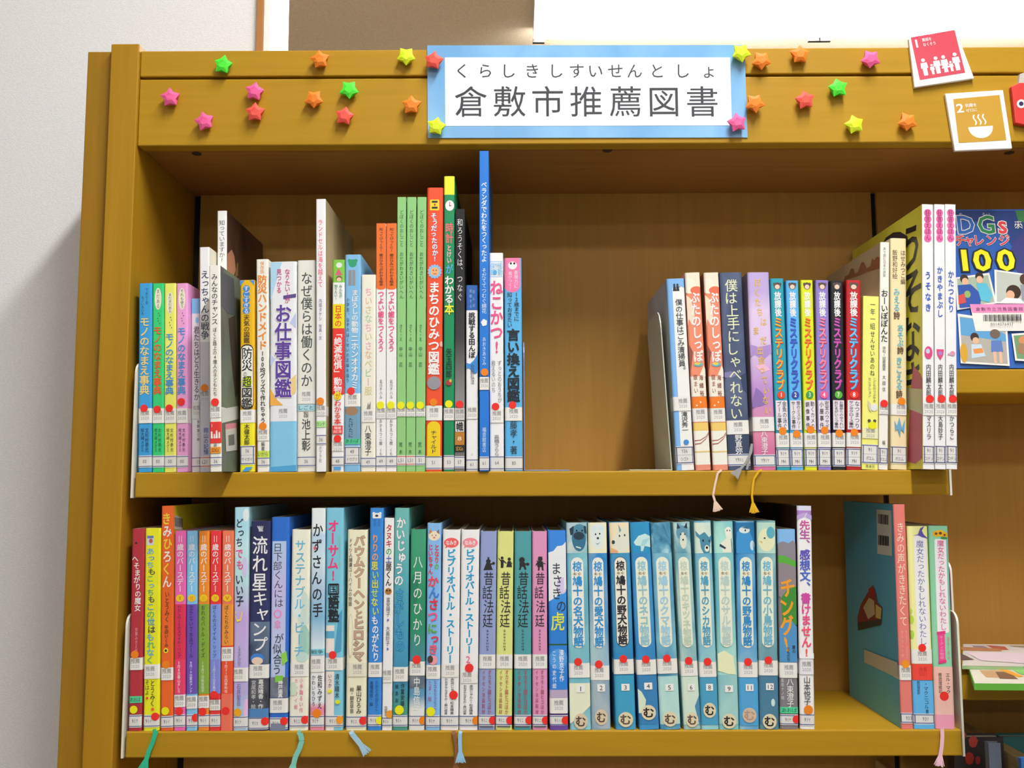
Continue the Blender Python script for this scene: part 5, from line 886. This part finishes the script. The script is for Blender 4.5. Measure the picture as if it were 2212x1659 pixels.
bookend('grey-green steel bookend against the blue and white leaning book', x2 - 0.0006, math.radians(-3.2), 0.172, at(1360, 1014, 0).x, x2 - 0.0004, M('#b9bca8', 0.4, 0.1))

# ------------------------------------------------------------------ neighbouring bay
sec(1850, 420, 2.592, ZR1)
p0, p1 = at(2040, 797, 0.03), at(2262, 797, 0.03); top = at(2150, 452, 0.05)
hgt = top.z - ZR1; wd = p1.x - p0.x
root = empty('picture_book', ((p0.x + p1.x)/2, 0.03, ZR1 + 0.0020)); root.rotation_euler = (math.radians(-7), 0, 0)
tag(root, 'blue challenge book standing face-out on the shelf to the right', 'book')
mb = MB(); mb.box(-wd/2, wd/2, 0, 0.0015, 0, hgt, M('#2f5fae')); mb.box(-wd/2, wd/2, 0.0125, 0.014, 0, hgt, M('#2f5fae')); mb.box(-wd/2, -wd/2 + 0.0015, 0.0015, 0.0125, 0, hgt, M('#2f5fae'))
A = lambda u, v: ((at(u, v, 0.045).x - root.location.x), (p0.z + (797 - v)*(top.z - p0.z)/345 - ZR1))
lay = [0.00008]
def cov(pts, col):
    lay[0] += 0.00004; mb.add([(A(u, v)[0], -lay[0], A(u, v)[1]) for u, v in pts], [tuple(range(len(pts)))], M(col))
def cell(u, v, ru, rv, col): cov([(u + ru*math.cos(2*math.pi*i/16), v + rv*math.sin(2*math.pi*i/16)) for i in range(16)], col)
cov([(2045, 455), (2260, 455), (2260, 520), (2200, 560), (2180, 520), (2120, 480), (2045, 475)], '#27407c'); cov([(2178, 560), (2195, 520), (2260, 470), (2260, 580), (2200, 600)], '#3a3f78'); cov([(2200, 455), (2260, 455), (2260, 490), (2206, 480)], '#3f7a4a')
def wr(st, us, v, su, sv, cols, b, o=None, bo=0.06):
    for pas in ((0, 1) if o else (1,)):
        lay[0] += 0.00016
        for i, ch in enumerate(st):
            x, z = A(us[i], v); char_at(mb, ch, x, z, su*pxm, sv*pxm, lambda a, c_: (a, -lay[0], c_), M(o if pas == 0 else (cols[i % len(cols)])), b + (bo if pas == 0 else 0), False)
wr('SDGs', (2056, 2091, 2135, 2170), 487, 58, 62, ('#d8464e', '#2f66b4', '#2f8a50', '#d8464e'), .03, '#e6e6e0')
wr('チャレンジ', (2076, 2096, 2118, 2144, 2172), 522, 27, 30, ('#d03a40',), .03, '#e6e2dc')
wr('100', (2083, 2121, 2172), 567, 84, 70, ('#e6de1e',), .05, '#23242a', .09)
wr('小天', (2204, 2204), 488, 20, 20, ('#e0e0e0',), 0)
wr('ひめるい', (2062, 2080, 2130, 2140), 464, 9, 9, ('#c9ccd6',), 0)
# four snapshots of children on the cover
cov([(2060, 605), (2134, 595), (2146, 662), (2060, 676)], '#d8d8d2'); cov([(2064, 608), (2131, 600), (2141, 659), (2064, 671)], '#9fae98')
cell(2079, 608, 9, 10, '#3a2a24'); cell(2081, 614, 7, 8, '#d8a888'); cov([(2064, 622), (2092, 620), (2114, 642), (2110, 668), (2066, 672)], '#2f4f9c'); cell(2084, 642, 7, 8, '#8aa860')
cell(2112, 603, 9, 9, '#30241f'); cell(2112, 610, 7, 8, '#dcae90'); cov([(2104, 618), (2126, 618), (2138, 644), (2130, 660), (2112, 655)], '#58b0c8'); cov([(2064, 645), (2078, 640), (2080, 660), (2064, 664)], '#c84a48')
cov([(2145, 588), (2262, 606), (2262, 664), (2142, 662)], '#e2e2de'); cov([(2149, 592), (2262, 609), (2262, 660), (2146, 659)], '#b4bab0'); cell(2183, 638, 16, 16, '#3a2a22'); cell(2176, 644, 9, 10, '#d8a888'); cov([(2152, 660), (2166, 650), (2196, 652), (2204, 662)], '#e6e6e4'); cell(2208, 610, 10, 12, '#4a342a'); cov([(2198, 622), (2230, 622), (2230, 660), (2200, 655)], '#8a8f98')
cov([(2060, 684), (2164, 700), (2164, 796), (2060, 790)], '#dcdcd6'); cov([(2064, 690), (2160, 704), (2160, 792), (2064, 786)], '#a8a49a'); cov([(2064, 692), (2110, 698), (2160, 730), (2160, 745), (2064, 730)], '#5a98c4')
cell(2093, 735, 9, 10, '#3a2c24'); cell(2095, 742, 7, 7, '#d8ac8e'); cov([(2085, 750), (2106, 750), (2114, 775), (2084, 780)], '#b8ccd8'); cov([(2088, 760), (2108, 758), (2110, 768), (2090, 770)], '#e08a4a'); cell(2137, 728, 11, 10, '#6a5a50'); cov([(2128, 742), (2150, 742), (2152, 766), (2126, 766)], '#5a78b4'); cov([(2130, 766), (2137, 766), (2137, 790), (2131, 790)], '#d8b098'); cov([(2142, 766), (2149, 766), (2149, 790), (2143, 790)], '#d8b098'); cell(2068, 768, 8, 20, '#c89a30')
cov([(2172, 728), (2262, 722), (2262, 790), (2176, 785)], '#dcdcd6'); cov([(2176, 732), (2262, 726), (2262, 786), (2180, 781)], '#6f9468'); cell(2200, 742, 14, 10, '#c8885c'); cell(2192, 760, 10, 12, '#9a7a58')
mb.build('cover', root)
mb = MB(); mb.box(-wd/2 + 0.0017, wd/2 - 0.001, 0.0017, 0.0123, 0.001, hgt - 0.001, PAGES); mb.build('page_block', root)
mb = MB(); yy = -0.0024
def lab(pts, col): 
    global yy
    yy -= 0.00006; mb.add([(A(u, v)[0], yy, A(u, v)[1]) for u, v in pts], [tuple(range(len(pts)))], M(col))
lab([(2087, 664), (2212, 664), (2215, 722), (2096, 722)], '#dcdad2'); lab([(2087, 664), (2212, 664), (2213, 683), (2091, 683)], '#e287b4')
for i, ch in enumerate('倉敷市立児島図書館'):
    x, z = A(2104 + i*11.4, 675); char_at(mb, ch, x, z, 11*pxm, 10*pxm, lambda a, c_: (a, yy - 0.0001, c_), M('#6a4a6a'), .01, False)
for i in range(26):
    u = 2114 + i*3.1; lab([(u, 687), (u + (1.2, 2.2, 1.6)[i % 3], 687), (u + (1.2, 2.2, 1.6)[i % 3], 701), (u, 701)], '#3c3a3c')
for i, ch in enumerate('0014276437'):
    x, z = A(2129 + i*5, 708); char_at(mb, ch, x, z, 9*pxm, 9*pxm, lambda a, c_: (a, yy - 0.0001, c_), M('#4a4a4a'), 0, False)
mb.build('barcode_label', root)

# magazines lying on the lower shelf of the neighbouring bay
def leaflet(label, pts_px, z, th, edge, page, prints):
    P = [at_z(u, v, z) for u, v in pts_px]; c = sum(P, Vector())/len(P); c.z = z - th
    root = empty('magazine', c); tag(root, label, 'magazine', 'magazines lying flat on the neighbouring shelf')
    mb = MB(); n = len(P)
    mb.add([(p.x - c.x, p.y - c.y, 0) for p in P] + [(p.x - c.x, p.y - c.y, th) for p in P], [tuple(range(n))[::-1], tuple(range(n, 2*n))] + [(i, (i + 1) % n, n + (i + 1) % n, n + i) for i in range(n)], M(edge)); mb.build('cover', root)
    mb = MB(); e = th + 0.0002
    q = [(p - c)*0.985 for p in P]; mb.add([(v.x, v.y, e) for v in q], [tuple(range(n))], M(page))
    for pts, col in prints:
        e += 0.00008; Q = [at_z(u, v, z) - c for u, v in pts]; mb.add([(v.x, v.y, e) for v in Q], [tuple(range(len(Q)))], M(col))
    mb.build('picture_page', root)
zs = ZR2 + 0.0001
leaflet('green-edged magazine with orange pictures lying at the front of the neighbouring shelf', [(2082, 1414), (2310, 1416), (2360, 1479), (2104, 1477)], zs + 0.006, 0.006, '#5fa83c', '#d4d0c0',
        [([(2115, 1448), (2165, 1448), (2190, 1466), (2130, 1464)], '#c09a74'), ([(2150, 1452), (2180, 1452), (2200, 1468), (2160, 1467)], '#7a5a48'), ([(2145, 1443), (2165, 1443), (2212, 1462), (2200, 1464)], '#e09a3a'), ([(2185, 1446), (2230, 1446), (2250, 1462), (2205, 1458)], '#7fc06a'), ([(2152, 1436), (2190, 1440), (2180, 1443), (2150, 1441)], '#d45a8a')])

leaflet('pale magazine with pink and red pictures lying at the back of the neighbouring shelf', [(2080, 1391), (2300, 1393), (2330, 1442), (2078, 1439)], zs + 0.0095, 0.003, '#8fae7c', '#c9c4bc',
        [([(2130, 1394), (2170, 1397), (2180, 1405), (2150, 1404)], '#b0584a'), ([(2100, 1395), (2125, 1396), (2140, 1403), (2105, 1402)], '#8a7a8a'), ([(2074, 1398), (2160, 1402), (2165, 1408), (2080, 1406)], '#b07a58'), ([(2180, 1395), (2212, 1396), (2230, 1400), (2190, 1398)], '#9a8a6a'), ([(2075, 1412), (2104, 1426), (2075, 1427)], '#5a4a4a'), ([(2085, 1410), (2212, 1412), (2240, 1436), (2120, 1428)], '#d6c4cc')])
# ------------------------------------------------------------------ low browsing box under the neighbouring shelf
root = empty('browsing_box', (0.58, 0.02, Z_FLOOR)); tag(root, 'low wooden browsing box with a pale partition board at the bottom right corner', 'box')
PALE = wood('pale_box_wood', '#b8a070', '#c8b284', 1, 0.5)
def bx(name, x0, x1, y0, y1, z0, z1, mat=PALE):
    mb = MB(); mb.box(x0 - 0.58, x1 - 0.58, y0 - 0.02, y1 - 0.02, z0 - Z_FLOOR, z1 - Z_FLOOR, mat); mb.build(name, root, 0.0012)
bx('partition', 0.531, 0.546, -0.118, 0.164, -0.519, -0.296); bx('side_board', 0.440, 0.450, -0.118, 0.164, Z_FLOOR + 0.0002, -0.34); bx('side_board', 0.74, 0.75, -0.118, 0.164, Z_FLOOR + 0.0002, -0.34)
bx('base_board', 0.4504, 0.7396, -0.1, 0.164, -0.534, -0.5195); bx('front_board', 0.4396, 0.7504, -0.13, -0.1184, Z_FLOOR + 0.0002, -0.36)
def boxed(label, x0, x1, y0, y1, zt, col, prints):
    r = empty('picture_book', ((x0 + x1)/2, (y0 + y1)/2, -0.5193)); tag(r, label, 'book', 'picture books in the browsing box')
    hx, hy, h = (x1 - x0)/2, (y1 - y0)/2, zt + 0.5193; mb = MB()
    for ya, yb in ((-hy, -hy + 0.0015), (hy - 0.0015, hy)): mb.box(-hx, hx, ya, yb, 0, h, M(col))
    mb.box(-hx, -hx + 0.0015, -hy + 0.0015, hy - 0.0015, 0, h, M(col))
    for k, (pts, cl) in enumerate(prints):
        Q = [at(u, v, y0) for u, v in pts]; mb.add([(q.x - r.location.x, -hy - 0.0001 - 0.00003*k, q.z + 0.5193) for q in Q], [tuple(range(len(Q)))], M(cl))
    mb.build('cover', r); mb = MB(); mb.box(-hx + 0.0017, hx - 0.002, -hy + 0.0017, hy - 0.0017, 0.002, h - 0.002, PAGES); mb.build('page_block', r)
blob = lambda u, v, a, b, c: ([(u + a*math.cos(2*math.pi*i/10 + .4)*(1 + .2*(i % 2)), v + b*math.sin(2*math.pi*i/10 + .4)) for i in range(10)], c)
boxed('dark picture book with red flowers in the browsing box', 0.4735, 0.526, 0.03, 0.046, -0.280, '#3a3434', [blob(2080, 1589, 7, 9, '#b4403a'), blob(2102, 1602, 9, 13, '#c24a42'), blob(2094, 1638, 9, 14, '#b83a34'), blob(2112, 1642, 5, 9, '#a83a38')])
boxed('small grey-blue booklet in front of the flowered picture book', 0.486, 0.498, -0.02, -0.012, -0.2725, '#626a78', [])
boxed('bright blue thin booklet beside the pale partition board', 0.502, 0.529, -0.05, -0.044, -0.279, '#2f66a4', [])
boxed('teal picture book behind the pale partition board', 0.549, 0.7, 0.085, 0.1, -0.294, '#2f6a6c', [])
